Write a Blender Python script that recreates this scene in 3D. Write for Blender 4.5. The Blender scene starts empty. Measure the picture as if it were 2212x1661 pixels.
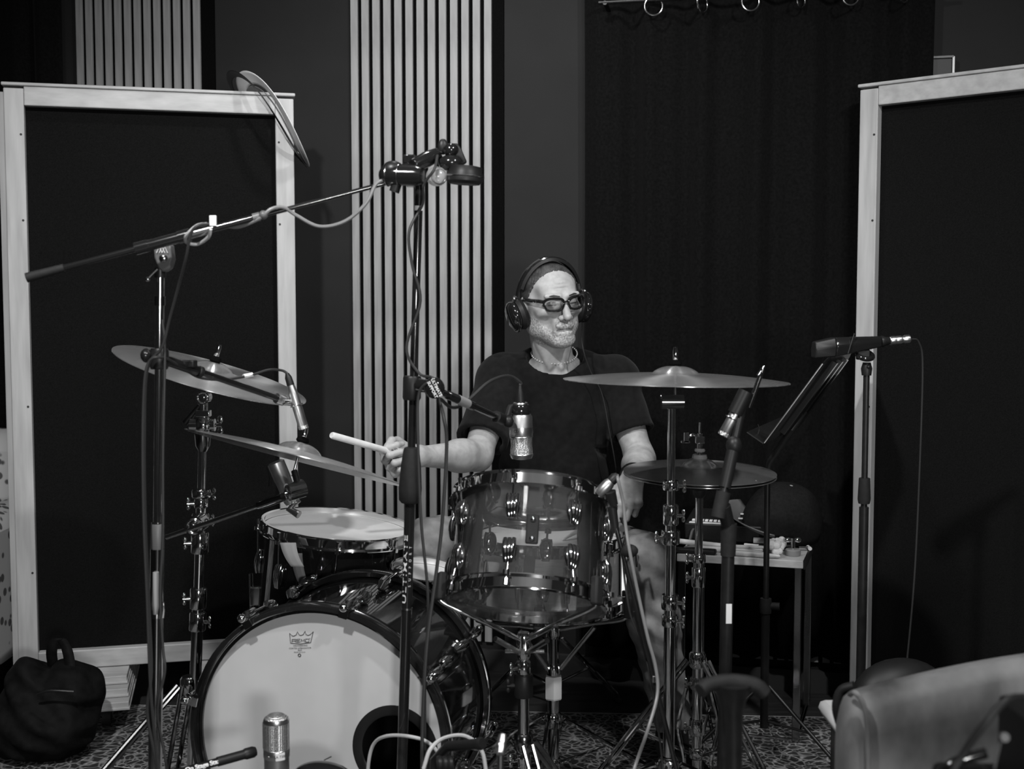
import bpy, bmesh, math, random
import numpy as np
from mathutils import Vector, Matrix

random.seed(7)
V = Vector
S = bpy.context.scene
COL = S.collection
F_PX, CX, CY = 2600.0, 1106.0, 830.5          # focal length and centre in pixels of the 2212x1661 frame
CAM_H = 1.25
PITCH = math.atan((830.5 - 660.0) / F_PX)

# ---------------------------------------------------------------- camera
cam_d = bpy.data.cameras.new('camera')
cam_d.sensor_width = 36.0
cam_d.lens = F_PX / 2212.0 * 36.0
cam_d.clip_start = 0.05
cam_d.dof.use_dof = True
cam_d.dof.focus_distance = 3.15
cam_d.dof.aperture_fstop = 4.5
cam = bpy.data.objects.new('camera', cam_d)
cam.location = (0, 0, CAM_H)
cam.rotation_euler = (math.pi / 2 - PITCH, 0, 0)
COL.objects.link(cam)
S.camera = cam

# ---------------------------------------------------------------- world, lights, exposure
W = bpy.data.worlds.new('world'); S.world = W
W.use_nodes = True
W.node_tree.nodes['Background'].inputs[0].default_value = (1, 1, 1, 1)
W.node_tree.nodes['Background'].inputs[1].default_value = 0.02
S.view_settings.view_transform = 'Standard'
S.view_settings.look = 'None'
S.view_settings.gamma = 1.0
S.view_settings.use_curve_mapping = False
S.view_settings.exposure = -0.15
S.cycles.transparent_max_bounces = 32

def aim(o, tgt):
    d = V(tgt) - o.location
    o.rotation_euler = d.to_track_quat('-Z', 'Y').to_euler()
def area(name, loc, tgt, power, sx, sy=None, spread=180):
    l = bpy.data.lights.new(name, 'AREA'); l.energy = power; l.size = sx
    if sy: l.shape = 'RECTANGLE'; l.size_y = sy
    l.spread = math.radians(spread)
    o = bpy.data.objects.new(name, l); o.location = loc; COL.objects.link(o); aim(o, tgt); return o
def spot(name, loc, tgt, power, ang, blend=0.6, rad=0.05):
    l = bpy.data.lights.new(name, 'SPOT'); l.energy = power; l.spot_size = math.radians(ang)
    l.spot_blend = blend; l.shadow_soft_size = rad
    o = bpy.data.objects.new(name, l); o.location = loc; COL.objects.link(o); aim(o, tgt); return o
# ceiling can lights of the live room, and the window light of the control room behind the camera
area('control_room_window', (0.80, -1.85, 1.30), (-0.15, 4.0, 1.25), 74, 0.45, 0.35)
spot('ceiling_spot_left', (-0.75, 0.95, 2.75), (-0.25, 3.0, 0.7), 270, 95, 0.8, 0.06)
spot('ceiling_spot_right', (1.15, 1.10, 2.80), (0.25, 3.1, 0.8), 165, 95, 0.8, 0.06)
spot('ceiling_spot_back', (-0.15, 3.0, 2.95), (-0.25, 3.75, 1.2), 60, 120, 0.9, 0.05)

# ---------------------------------------------------------------- pixel -> place
_RIGHT = V((1, 0, 0)); _UP = V((0, math.sin(PITCH), math.cos(PITCH))); _FWD = V((0, math.cos(PITCH), -math.sin(PITCH)))
CAMP = V((0, 0, CAM_H))
def ray(px, py):
    return _RIGHT * ((px - CX) / F_PX) + _UP * ((CY - py) / F_PX) + _FWD
def P(px, py, Y):
    d = ray(px, py); return CAMP + d * (Y / d.y)
def PZ(px, py, z):
    d = ray(px, py); return CAMP + d * ((z - CAM_H) / d.z)
def M_(n, Y):                                  # n pixels at depth Y, in metres
    return n * Y / F_PX
TH = math.radians(12.5)                        # the back wall runs slightly nearer to the right
W0 = V((-0.31, 4.13, 0)); WT = V((math.cos(TH), -math.sin(TH), 0)); WN = V((-math.sin(TH), -math.cos(TH), 0))
def on_wall(px, py, off=0.0):
    d = ray(px, py); t = (W0 + WN * off - CAMP).dot(WN) / d.dot(WN); return CAMP + d * t
def wall_s(px, py, off=0.0):
    return (on_wall(px, py, off) - W0).dot(WT)
def wall_pt(s, off, z):
    p = W0 + WT * s + WN * off; return V((p.x, p.y, z))

# ---------------------------------------------------------------- materials
MATS = {}
def nodes_of(name):
    m = bpy.data.materials.new(name); m.use_nodes = True
    nt = m.node_tree; return m, nt, nt.nodes, nt.links, nt.nodes['Principled BSDF']
def g3(v): return (v, v, v, 1)
def mat(name, v, rough=0.5, metal=0.0, var=0.0, scale=20.0, stretch=None, bump=0.0, spec=0.5, coat=0.0, aniso=0.0, sheen=0.0, detail=4.0):
    m, nt, N, L, b = nodes_of(name)
    b.inputs['Base Color'].default_value = g3(v)
    b.inputs['Roughness'].default_value = rough
    b.inputs['Metallic'].default_value = metal
    b.inputs['Specular IOR Level'].default_value = spec
    if coat: b.inputs['Coat Weight'].default_value = coat; b.inputs['Coat Roughness'].default_value = 0.05
    if sheen: b.inputs['Sheen Weight'].default_value = sheen
    if aniso:
        b.inputs['Anisotropic'].default_value = aniso; b.inputs['Anisotropic Rotation'].default_value = 0.25
        tg = N.new('ShaderNodeTangent'); tg.direction_type = 'RADIAL'; tg.axis = 'Z'
        L.new(tg.outputs[0], b.inputs['Tangent'])
    if var or bump:
        tc = N.new('ShaderNodeTexCoord'); mp = N.new('ShaderNodeMapping'); nz = N.new('ShaderNodeTexNoise')
        mp.inputs['Scale'].default_value = stretch or (1, 1, 1)
        nz.inputs['Scale'].default_value = scale; nz.inputs['Detail'].default_value = detail
        L.new(tc.outputs['Object'], mp.inputs[0]); L.new(mp.outputs[0], nz.inputs['Vector'])
        if var:
            mr = N.new('ShaderNodeMapRange')
            mr.inputs['From Min'].default_value = 0.3; mr.inputs['From Max'].default_value = 0.7
            mr.inputs['To Min'].default_value = max(0, v * (1 - var)); mr.inputs['To Max'].default_value = min(1, v * (1 + var))
            L.new(nz.outputs['Fac'], mr.inputs['Value']); L.new(mr.outputs[0], b.inputs['Base Color'])
        if bump:
            bp = N.new('ShaderNodeBump'); bp.inputs['Strength'].default_value = bump; bp.inputs['Distance'].default_value = 0.004
            L.new(nz.outputs['Fac'], bp.inputs['Height']); L.new(bp.outputs[0], b.inputs['Normal'])
    MATS[name] = m; return m
mat('wall_paint', 0.020, 0.8, var=0.12, scale=3, spec=0.15)
mat('wall_far', 0.35, 0.8, var=0.1, scale=3)
mat('wall_dark', 0.03, 0.8, var=0.1, scale=3)
mat('ceiling_paint', 0.30, 0.8, var=0.1, scale=3)
mat('floor_wood', 0.035, 0.45, var=0.4, scale=6, stretch=(1, 8, 1))
mat('slat_oak', 0.29, 0.55, var=0.18, scale=16, stretch=(4, 4, 0.35), bump=0.08)
mat('felt', 0.003, 0.95, var=0.2, scale=200, spec=0.04)
mat('maple_v', 0.37, 0.45, var=0.16, scale=9, stretch=(5, 5, 0.5), bump=0.05)
mat('maple_h', 0.37, 0.45, var=0.16, scale=9, stretch=(0.5, 5, 5), bump=0.05)
mat('gobo_fabric', 0.0065, 0.95, var=0.25, scale=260, spec=0.04)
mat('curtain_cloth', 0.005, 0.95, var=0.3, scale=120, sheen=0.02, spec=0.04)
mat('chrome', 0.78, 0.07, 1.0)
mat('chrome_dull', 0.55, 0.22, 1.0)
mat('dark_chrome', 0.30, 0.16, 1.0)
mat('brass', 0.52, 0.24, 0.80, var=0.10, scale=30, aniso=0.92)
mat('black_metal', 0.010, 0.38, 0.0, var=0.2, scale=60, spec=0.35)
mat('black_gloss', 0.010, 0.12, 0.0, coat=0.5)
mat('black_plastic', 0.010, 0.45, spec=0.3)
mat('rubber', 0.012, 0.7, var=0.2, scale=80, spec=0.25)
mat('grey_plastic', 0.09, 0.45)
mat('white_paint', 0.75, 0.5)
mat('print_white', 0.62, 0.6)
mat('print_black', 0.012, 0.6)
mat('print_grey', 0.25, 0.6)
mat('drum_head', 0.47, 0.5, var=0.05, scale=9)
mat('drum_head_bright', 0.62, 0.45, var=0.04, scale=12)
mat('kick_shell', 0.010, 0.06, 0.0, coat=1.0)
mat('hoop_black', 0.010, 0.15, 0.0, coat=0.6)
mat('snare_shell', 0.42, 0.35, 0.15, var=0.1, scale=30, stretch=(1, 1, 6))
mat('cable_dark', 0.022, 0.5, spec=0.35)
mat('cable_grey', 0.16, 0.45)
mat('cable_light', 0.42, 0.45)
mat('silver_mic', 0.62, 0.30, 1.0)
mat('silver_satin', 0.45, 0.38, 1.0, var=0.1, scale=60)
mat('leather', 0.10, 0.65, var=0.75, scale=7, stretch=(1.3, 1, 0.7), bump=0.3, detail=8)
mat('leather_dark', 0.010, 0.5, spec=0.3, var=0.3, scale=12)
mat('bag_nylon', 0.007, 0.6, var=0.3, scale=40, bump=0.4, spec=0.04)
mat('shirt', 0.010, 0.85, var=0.2, scale=60, sheen=0.05, spec=0.04)
mat('denim', 0.19, 0.8, var=0.35, scale=25, bump=0.3)
mat('hair', 0.035, 0.6, var=0.6, scale=70, stretch=(1, 0.2, 1), bump=0.5)
mat('cap_cloth', 0.012, 0.85, var=0.2, scale=120, spec=0.04)
mat('cap_under', 0.16, 0.8)
mat('tape_white', 0.62, 0.6)
mat('tape_grey', 0.16, 0.6)
mat('stick_wood', 0.62, 0.45, var=0.12, scale=30)
mat('fleece', 0.7, 0.9, var=0.1, scale=60, bump=0.8)
mat('table_wood', 0.52, 0.4, var=0.15, scale=14, stretch=(0.4, 6, 6))
mat('ring_white', 0.78, 0.45)
mat('ring_grey', 0.22, 0.5)
mat('ring_black', 0.010, 0.5)

def clear_mat(name, tint, f0=1.46, rough=0.03, haze=0.0, hazecol=0.3):
    m, nt, N, L, b = nodes_of(name)
    out = N['Material Output']; N.remove(b)
    tr = N.new('ShaderNodeBsdfTransparent'); tr.inputs[0].default_value = g3(tint)
    gl = N.new('ShaderNodeBsdfGlossy'); gl.inputs['Roughness'].default_value = rough; gl.inputs[0].default_value = g3(0.95)
    fr = N.new('ShaderNodeFresnel'); fr.inputs[0].default_value = f0
    mx = N.new('ShaderNodeMixShader')
    L.new(fr.outputs[0], mx.inputs[0]); L.new(tr.outputs[0], mx.inputs[1]); L.new(gl.outputs[0], mx.inputs[2])
    last = mx
    if haze:
        df = N.new('ShaderNodeBsdfDiffuse'); df.inputs[0].default_value = g3(hazecol)
        m2 = N.new('ShaderNodeMixShader'); m2.inputs[0].default_value = haze
        L.new(mx.outputs[0], m2.inputs[1]); L.new(df.outputs[0], m2.inputs[2]); last = m2
    L.new(last.outputs[0], out.inputs[0]); MATS[name] = m
clear_mat('acrylic', 0.95, 1.45, 0.03, 0.02, 0.6)
clear_mat('clear_head', 0.94, 1.45, 0.06, 0.03, 0.5)
clear_mat('lens_glass', 0.92, 1.5, 0.01)
clear_mat('clear_plastic', 0.75, 1.5, 0.05, 0.25, 0.6)

def rug_mat():
    m, nt, N, L, b = nodes_of('rug_pile')
    tc = N.new('ShaderNodeTexCoord'); n1 = N.new('ShaderNodeTexNoise'); n1.inputs['Scale'].default_value = 7.0; n1.inputs['Detail'].default_value = 3
    mixv = N.new('ShaderNodeVectorMath'); mixv.operation = 'MULTIPLY_ADD'; mixv.inputs[1].default_value = (0.10, 0.10, 0)
    L.new(tc.outputs['Object'], n1.inputs['Vector']); L.new(n1.outputs['Color'], mixv.inputs[0]); L.new(tc.outputs['Object'], mixv.inputs[2])
    v1 = N.new('ShaderNodeTexVoronoi'); v1.feature = 'DISTANCE_TO_EDGE'; v1.inputs['Scale'].default_value = 42
    v2 = N.new('ShaderNodeTexVoronoi'); v2.inputs['Scale'].default_value = 85
    L.new(mixv.outputs[0], v1.inputs['Vector']); L.new(mixv.outputs[0], v2.inputs['Vector'])
    r1 = N.new('ShaderNodeValToRGB'); r1.color_ramp.elements[0].position = 0.02; r1.color_ramp.elements[0].color = g3(0.20)
    r1.color_ramp.elements[1].position = 0.14; r1.color_ramp.elements[1].color = g3(0.012)
    L.new(v1.outputs['Distance'], r1.inputs[0])
    r2 = N.new('ShaderNodeValToRGB'); r2.color_ramp.elements[0].position = 0.22; r2.color_ramp.elements[0].color = g3(0.10)
    r2.color_ramp.elements[1].position = 0.34; r2.color_ramp.elements[1].color = g3(0.0)
    L.new(v2.outputs['Distance'], r2.inputs[0])
    ad = N.new('ShaderNodeMixRGB'); ad.blend_type = 'ADD'; ad.inputs[0].default_value = 1
    L.new(r1.outputs[0], ad.inputs[1]); L.new(r2.outputs[0], ad.inputs[2]); L.new(ad.outputs[0], b.inputs['Base Color'])
    n2 = N.new('ShaderNodeTexNoise'); n2.inputs['Scale'].default_value = 400
    bp = N.new('ShaderNodeBump'); bp.inputs['Strength'].default_value = 0.5; bp.inputs['Distance'].default_value = 0.003
    L.new(n2.outputs['Fac'], bp.inputs['Height']); L.new(bp.outputs[0], b.inputs['Normal'])
    b.inputs['Roughness'].default_value = 0.9; MATS['rug_pile'] = m
rug_mat()
def spotted_mat():
    m, nt, N, L, b = nodes_of('floral_cloth')
    tc = N.new('ShaderNodeTexCoord'); v = N.new('ShaderNodeTexVoronoi'); v.inputs['Scale'].default_value = 26
    r = N.new('ShaderNodeValToRGB'); r.color_ramp.elements[0].position = 0.30; r.color_ramp.elements[0].color = g3(0.07)
    r.color_ramp.elements[1].position = 0.38; r.color_ramp.elements[1].color = g3(0.42)
    L.new(tc.outputs['Object'], v.inputs['Vector']); L.new(v.outputs['Distance'], r.inputs[0]); L.new(r.outputs[0], b.inputs['Base Color'])
    b.inputs['Roughness'].default_value = 0.85; MATS['floral_cloth'] = m
spotted_mat()
def mesh_mat(name, hi, lo, sc):
    # woven wire grille: fine diamond weave in colour and relief
    m, nt, N, L, b = nodes_of(name)
    tc = N.new('ShaderNodeTexCoord'); v = N.new('ShaderNodeTexVoronoi'); v.inputs['Scale'].default_value = sc; v.inputs['Randomness'].default_value = 0.15
    r = N.new('ShaderNodeValToRGB'); r.color_ramp.elements[0].position = 0.35; r.color_ramp.elements[0].color = g3(lo)
    r.color_ramp.elements[1].position = 0.5; r.color_ramp.elements[1].color = g3(hi)
    L.new(tc.outputs['Object'], v.inputs['Vector']); L.new(v.outputs['Distance'], r.inputs[0]); L.new(r.outputs[0], b.inputs['Base Color'])
    bp = N.new('ShaderNodeBump'); bp.inputs['Strength'].default_value = 0.8; bp.inputs['Distance'].default_value = 0.002
    L.new(v.outputs['Distance'], bp.inputs['Height']); L.new(bp.outputs[0], b.inputs['Normal'])
    b.inputs['Metallic'].default_value = 0.9; b.inputs['Roughness'].default_value = 0.35; MATS[name] = m
mesh_mat('grille', 0.75, 0.12, 330)
def skin_mat():
    m, nt, N, L, b = nodes_of('skin')
    tc = N.new('ShaderNodeTexCoord')
    nz = N.new('ShaderNodeTexNoise'); nz.inputs['Scale'].default_value = 60; nz.inputs['Detail'].default_value = 6
    L.new(tc.outputs['Object'], nz.inputs['Vector'])
    r = N.new('ShaderNodeMapRange'); r.inputs['From Min'].default_value = 0.3; r.inputs['From Max'].default_value = 0.7
    r.inputs['To Min'].default_value = 0.31; r.inputs['To Max'].default_value = 0.41
    L.new(nz.outputs['Fac'], r.inputs['Value'])
    nb = N.new('ShaderNodeTexNoise'); nb.inputs['Scale'].default_value = 210; nb.inputs['Detail'].default_value = 3
    L.new(tc.outputs['Object'], nb.inputs['Vector'])
    rb = N.new('ShaderNodeMapRange'); rb.inputs['From Min'].default_value = 0.35; rb.inputs['From Max'].default_value = 0.65
    rb.inputs['To Min'].default_value = 0.20; rb.inputs['To Max'].default_value = 0.50
    L.new(nb.outputs['Fac'], rb.inputs['Value'])
    at = N.new('ShaderNodeAttribute'); at.attribute_name = 'beard'
    mx = N.new('ShaderNodeMix'); mx.data_type = 'FLOAT'
    L.new(at.outputs['Fac'], mx.inputs[0]); L.new(r.outputs[0], mx.inputs[2]); L.new(rb.outputs[0], mx.inputs[3])
    dk = N.new('ShaderNodeAttribute'); dk.attribute_name = 'crease_shade'  # painted shade in the mouth line and lid slits
    m2 = N.new('ShaderNodeMix'); m2.data_type = 'FLOAT'; m2.inputs[3].default_value = 0.10
    L.new(dk.outputs['Fac'], m2.inputs[0]); L.new(mx.outputs[0], m2.inputs[2])
    L.new(m2.outputs[0], b.inputs['Base Color'])
    bm_ = N.new('ShaderNodeMath'); bm_.operation = 'MULTIPLY'; L.new(nb.outputs['Fac'], bm_.inputs[0]); L.new(at.outputs['Fac'], bm_.inputs[1])
    ad = N.new('ShaderNodeMath'); ad.operation = 'MULTIPLY_ADD'; ad.inputs[1].default_value = 0.25
    L.new(nz.outputs['Fac'], ad.inputs[0]); L.new(bm_.outputs[0], ad.inputs[2])
    bp = N.new('ShaderNodeBump'); bp.inputs['Strength'].default_value = 0.35; bp.inputs['Distance'].default_value = 0.003
    L.new(ad.outputs[0], bp.inputs['Height']); L.new(bp.outputs[0], b.inputs['Normal'])
    b.inputs['Roughness'].default_value = 0.48; b.inputs['Specular IOR Level'].default_value = 0.4
    MATS['skin'] = m
skin_mat()

# ---------------------------------------------------------------- mesh builder
def basis(axis):
    a = V(axis).normalized(); h = V((0, 0, 1)) if abs(a.z) < 0.9 else V((1, 0, 0))
    u = h.cross(a).normalized(); return u, a.cross(u).normalized(), a
class MB:
    def __init__(s): s.v = []; s.f = []
    def _ring(s, c, u, w, r, n, r2=None):
        b = len(s.v); r2 = r if r2 is None else r2
        for i in range(n):
            t = 2 * math.pi * i / n; s.v.append(c + u * (r * math.cos(t)) + w * (r2 * math.sin(t)))
        return b
    def tube(s, pts, r, n=10, caps=True, closed=False):
        pts = [V(p) for p in pts]; m = len(pts)
        rs = list(r) if isinstance(r, (list, tuple)) else [r] * m
        tang = []
        for i in range(m):
            a = pts[i - 1] if (i or closed) else pts[0]; b = pts[(i + 1) % m] if (i < m - 1 or closed) else pts[-1]
            d = b - a; tang.append(d.normalized() if d.length > 1e-9 else V((0, 0, 1)))
        u, w, _ = basis(tang[0]); st = []
        for i in range(m):
            if i:
                u = (u - tang[i] * u.dot(tang[i])); u = u.normalized() if u.length > 1e-6 else basis(tang[i])[0]
            w = tang[i].cross(u); st.append(s._ring(pts[i], u, w, rs[i], n))
        for i in range(m - 1 + (1 if closed else 0)):
            a, b = st[i], st[(i + 1) % m]
            for k in range(n):
                k2 = (k + 1) % n; s.f.append((a + k, a + k2, b + k2, b + k))
        if caps and not closed:
            s.f.append(tuple(range(st[0] + n - 1, st[0] - 1, -1))); s.f.append(tuple(range(st[-1], st[-1] + n)))
        return s
    def cyl(s, a, b, r, r2=None, n=18): return s.tube([a, b], [r, r if r2 is None else r2], n)
    def lathe(s, prof, o, axis, n=28, cap0=True, cap1=True):
        u, w, a = basis(axis); o = V(o); st = [s._ring(o + a * h, u, w, max(r, 1e-5), n) for r, h in prof]
        for i in range(len(st) - 1):
            for k in range(n):
                k2 = (k + 1) % n; s.f.append((st[i] + k, st[i] + k2, st[i + 1] + k2, st[i + 1] + k))
        if cap0: s.f.append(tuple(range(st[0] + n - 1, st[0] - 1, -1)))
        if cap1: s.f.append(tuple(range(st[-1], st[-1] + n)))
        return s
    def box(s, c, size, R=None):
        c = V(c); b = len(s.v); hx, hy, hz = size[0] / 2, size[1] / 2, size[2] / 2
        for x in (-hx, hx):
            for y in (-hy, hy):
                for z in (-hz, hz):
                    p = V((x, y, z)); s.v.append(c + (R @ p if R else p))
        for q in ((0, 1, 3, 2), (4, 6, 7, 5), (0, 4, 5, 1), (2, 3, 7, 6), (0, 2, 6, 4), (1, 5, 7, 3)):
            s.f.append(tuple(b + i for i in q))
        return s
    def ell(s, c, rad, R=None, nu=20, nv=12):
        c = V(c); b = len(s.v)
        for j in range(nv + 1):
            ph = math.pi * j / nv
            for i in range(nu):
                t = 2 * math.pi * i / nu; p = V((rad[0] * math.sin(ph) * math.cos(t), rad[1] * math.sin(ph) * math.sin(t), rad[2] * math.cos(ph)))
                s.v.append(c + (R @ p if R else p))
        for j in range(nv):
            for i in range(nu):
                i2 = (i + 1) % nu; s.f.append((b + j * nu + i, b + (j + 1) * nu + i, b + (j + 1) * nu + i2, b + j * nu + i2))
        return s
    def torus(s, c, axis, R, r, n=36, m=8, a0=0, a1=None, up=None):
        u, w, a = basis(axis)
        if up is not None:
            u = (V(up) - a * V(up).dot(a)).normalized(); w = a.cross(u)
        full = a1 is None; a1 = 2 * math.pi if full else a1; k = n if full else n + 1
        pts = [V(c) + u * (R * math.cos(a0 + (a1 - a0) * i / n)) + w * (R * math.sin(a0 + (a1 - a0) * i / n)) for i in range(k)]
        return s.tube(pts, r, m, True, full)
    def prism(s, pts, ext):
        b = len(s.v); pts = [V(p) for p in pts]; n = len(pts); e = V(ext)
        s.v += pts + [p + e for p in pts]
        s.f.append(tuple(range(b + n - 1, b - 1, -1))); s.f.append(tuple(range(b + n, b + 2 * n)))
        for i in range(n):
            j = (i + 1) % n; s.f.append((b + i, b + j, b + n + j, b + n + i))
        return s
    def grid(s, fn, nu, nv, wrap=False):
        b = len(s.v)
        for j in range(nv):
            for i in range(nu): s.v.append(V(fn(i / (nu if wrap else nu - 1), j / (nv - 1))))
        for j in range(nv - 1):
            for i in range(nu if wrap else nu - 1):
                i2 = (i + 1) % nu; s.f.append((b + j * nu + i, b + j * nu + i2, b + (j + 1) * nu + i2, b + (j + 1) * nu + i))
        return s
    def text(s, body, fn, size=1.0, spacing=1.0, bold=0.0):
        # flat lettering; fn(x, y) places each outline point on the thing
        c = bpy.data.curves.new('t', 'FONT'); c.body = body; c.size = size; c.align_x = 'CENTER'; c.align_y = 'CENTER'
        c.space_character = spacing; c.offset = bold; c.resolution_u = 3
        o = bpy.data.objects.new('t', c); COL.objects.link(o)
        me = bpy.data.meshes.new_from_object(o)
        b = len(s.v); s.v += [V(fn(q.co.x, q.co.y)) for q in me.vertices]
        s.f += [tuple(b + i for i in p.vertices) for p in me.polygons]
        bpy.data.objects.remove(o); bpy.data.curves.remove(c); bpy.data.meshes.remove(me); return s
    def build(s, name, m, parent=None, smooth=True, bevel=0.0, local=False, ang=38):
        off = V((0, 0, 0))
        if parent is not None and not local:
            r = parent
            while r.parent: r = r.parent
            off = r.location.copy()
        me = bpy.data.meshes.new(name); me.from_pydata([tuple(v - off) for v in s.v], [], s.f); me.update()
        bm = bmesh.new(); bm.from_mesh(me)
        bmesh.ops.remove_doubles(bm, verts=bm.verts, dist=1e-6)
        bmesh.ops.recalc_face_normals(bm, faces=bm.faces); bm.to_mesh(me); bm.free()
        if smooth:
            me.shade_smooth(); me.set_sharp_from_angle(angle=math.radians(ang))
        me.materials.append(MATS[m]); o = bpy.data.objects.new(name, me); COL.objects.link(o)
        if parent is not None: o.parent = parent
        if bevel:
            bv = o.modifiers.new('bevel', 'BEVEL'); bv.width = bevel; bv.segments = 2; bv.limit_method = 'ANGLE'
        return o
def tag(o, label, cat, group=None):
    o['label'] = label; o['category'] = cat
    if group: o['group'] = group
    return o
def thing(name, loc, label, cat, group=None):
    o = bpy.data.objects.new(name, None); o.empty_display_size = 0.05; COL.objects.link(o)
    o.location = V(loc); return tag(o, label, cat, group)
def struct(o): o['kind'] = 'structure'; return o
def copy_tree(o, parent=None):
    c = o.copy(); COL.objects.link(c); c.parent = parent
    for ch in list(o.children): copy_tree(ch, c)
    return c
def spline(pts, n=8):
    # smooth curve through the points (Catmull-Rom)
    pts = [V(p) for p in pts]; out = []
    q = [pts[0] * 2 - pts[1]] + pts + [pts[-1] * 2 - pts[-2]]
    for i in range(1, len(q) - 2):
        a, b, c, d = q[i - 1], q[i], q[i + 1], q[i + 2]
        for k in range(n):
            t = k / n
            out.append(0.5 * (2 * b + (c - a) * t + (2 * a - 5 * b + 4 * c - d) * t * t + (3 * b - a - 3 * c + d) * t ** 3))
    out.append(pts[-1]); return out
def cable(name, pts, r, m, label, group=None):
    o = MB().tube(spline(pts), r, 8).build(name, m); return tag(o, label, 'cable', group)
def rotz(a): return Matrix.Rotation(a, 3, 'Z')
def frame_from(axis, up=(0, 0, 1)):
    # rotation whose Z is axis
    a = V(axis).normalized(); u = V(up) - a * V(up).dot(a)
    if u.length < 1e-4: u = V((1, 0, 0)) - a * a.x
    u.normalize(); w = a.cross(u); return Matrix((u, w, a)).transposed()
# ================================================================= the room
RW = Matrix((WT, WN, V((0, 0, 1)))).transposed()       # local x along the wall, y out of it
struct(MB().box((0, 1.5, -0.05), (7.4, 7.4, 0.1)).build('floor', 'floor_wood', smooth=False))
struct(MB().box(wall_pt(-0.2, -0.06, 1.55), (7.6, 0.12, 3.3), RW).build('wall_back', 'wall_paint', smooth=False))
struct(MB().box((-3.2, 1.4, 1.55), (0.12, 7.0, 3.3)).build('wall_left', 'wall_dark', smooth=False))
struct(MB().box((2.9, 1.0, 1.55), (0.12, 6.0, 3.3)).build('wall_right', 'wall_dark', smooth=False))
struct(MB().box((0, -2.1, 1.55), (6.4, 0.12, 3.3)).build('wall_front', 'wall_far', smooth=False))
struct(MB().box((0, 1.5, 3.15), (7.4, 7.4, 0.1)).build('ceiling', 'ceiling_paint', smooth=False))
struct(MB().box(wall_pt(-0.2, 0.012, 0.035), (6.0, 0.022, 0.07), RW).build('baseboard_back', 'wall_dark', smooth=False))

def slat_panel(px0, px1, n, z0, z1, label, extra=0.04):
    s0 = wall_s(px0, 300, 0.031); s1 = wall_s(px1, 300, 0.031)
    gapr = 14.5 / 40.0; pitch = (s1 - s0) / (n - gapr); w = pitch * (1 - gapr)
    root = thing('slat_panel', wall_pt((s0 + s1) / 2, 0.001, z0), label, 'wall panel', 'slatted acoustic wall panels')
    MB().box(wall_pt((s0 + s1 + extra) / 2, 0.006, (z0 + z1) / 2), (s1 - s0 + extra, 0.010, z1 - z0), RW).build('felt_backing', 'felt', root, smooth=False)
    first = None
    for i in range(n):
        c = wall_pt(s0 + w / 2 + i * pitch, 0.0165, (z0 + z1) / 2)
        if first is None:
            first = MB().box(c, (w, 0.011, z1 - z0), RW).build('slat', 'slat_oak', root, smooth=False, bevel=0.0012); c0 = c
        else:
            o = first.copy(); COL.objects.link(o); o.parent = root; o.location = c - c0
    return root
slat_panel(757, 1060, 13, 0.10, 2.75, 'tall pale wooden slat panel on the wall just behind the drummer\'s shoulder')
slat_panel(166, 432, 13, 0.10, 2.75, 'wooden slat panel showing above the left fabric screen, partly in shade', 0.05)
slat_panel(1571, 1838, 11, 0.10, 2.60, 'slat panel mostly behind the black curtain, only its foot showing', 0.04)

# ---- curtains
def curtain(px0, px1, off, z0, z1, label, rings=()):
    s0 = wall_s(px0, 700, off); s1 = wall_s(px1, 700, off)
    root = thing('curtain', wall_pt((s0 + s1) / 2, off, z0), label, 'curtain')
    nu = int((s1 - s0) / 0.012)
    def fold(u):
        s = s0 + (s1 - s0) * u
        return s, 0.022 * math.sin(s * 41) + 0.012 * math.sin(s * 73 + 1.3) + 0.008 * math.sin(s * 17 + 0.4)
    def f(u, v):
        s, o = fold(u); return wall_pt(s + 0.004 * math.sin(v * 5 + s * 9), off + o * (0.75 + 0.35 * (1 - v)), z0 + (z1 - z0) * v)
    m = MB().grid(f, nu, 8); o = m.build('cloth', 'curtain_cloth', root, ang=180)
    so = o.modifiers.new('thick', 'SOLIDIFY'); so.thickness = 0.004
    zr = None
    for (px, py, turn) in rings:
        p = on_wall(px, py, off + 0.055)
        r = M_(19, p.y); c = p + V((0, 0, r))
        ax = (WN * math.cos(turn) + WT * math.sin(turn)); zr = c.z + r - 0.008
        MB().torus(c, ax, r, 0.0032, 28, 8).build('ring', 'chrome_dull', root)
    if zr:
        MB().cyl(wall_pt(s0 + 0.06, off + 0.055, zr + 0.002), wall_pt(s1 + 0.02, off + 0.055, zr + 0.002), 0.006, n=12).build('rod', 'black_metal', root)
        for ss in (s0 + 0.08, s1 - 0.02):
            MB().cyl(wall_pt(ss, 0.0, zr), wall_pt(ss, off + 0.06, zr), 0.007, n=10).build('rod_bracket', 'black_metal', root)
    return root
curtain(1256, 2006, 0.085, 0.125, 2.75, 'long black curtain hanging from rings across the right half of the wall',
        [(1412, 33, 0.25), (1517, 27, 1.05), (1621, 23, 0.35), (1730, 17, 1.1), (1837, 11, 0.4), (1952, 5, 1.0)])
curtain(-330, 150, 0.09, 0.02, 2.75, 'black pleated cloth added over the wall at the far left edge above the fabric screen')  # added pleated sheet that makes this end of the wall black

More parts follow.
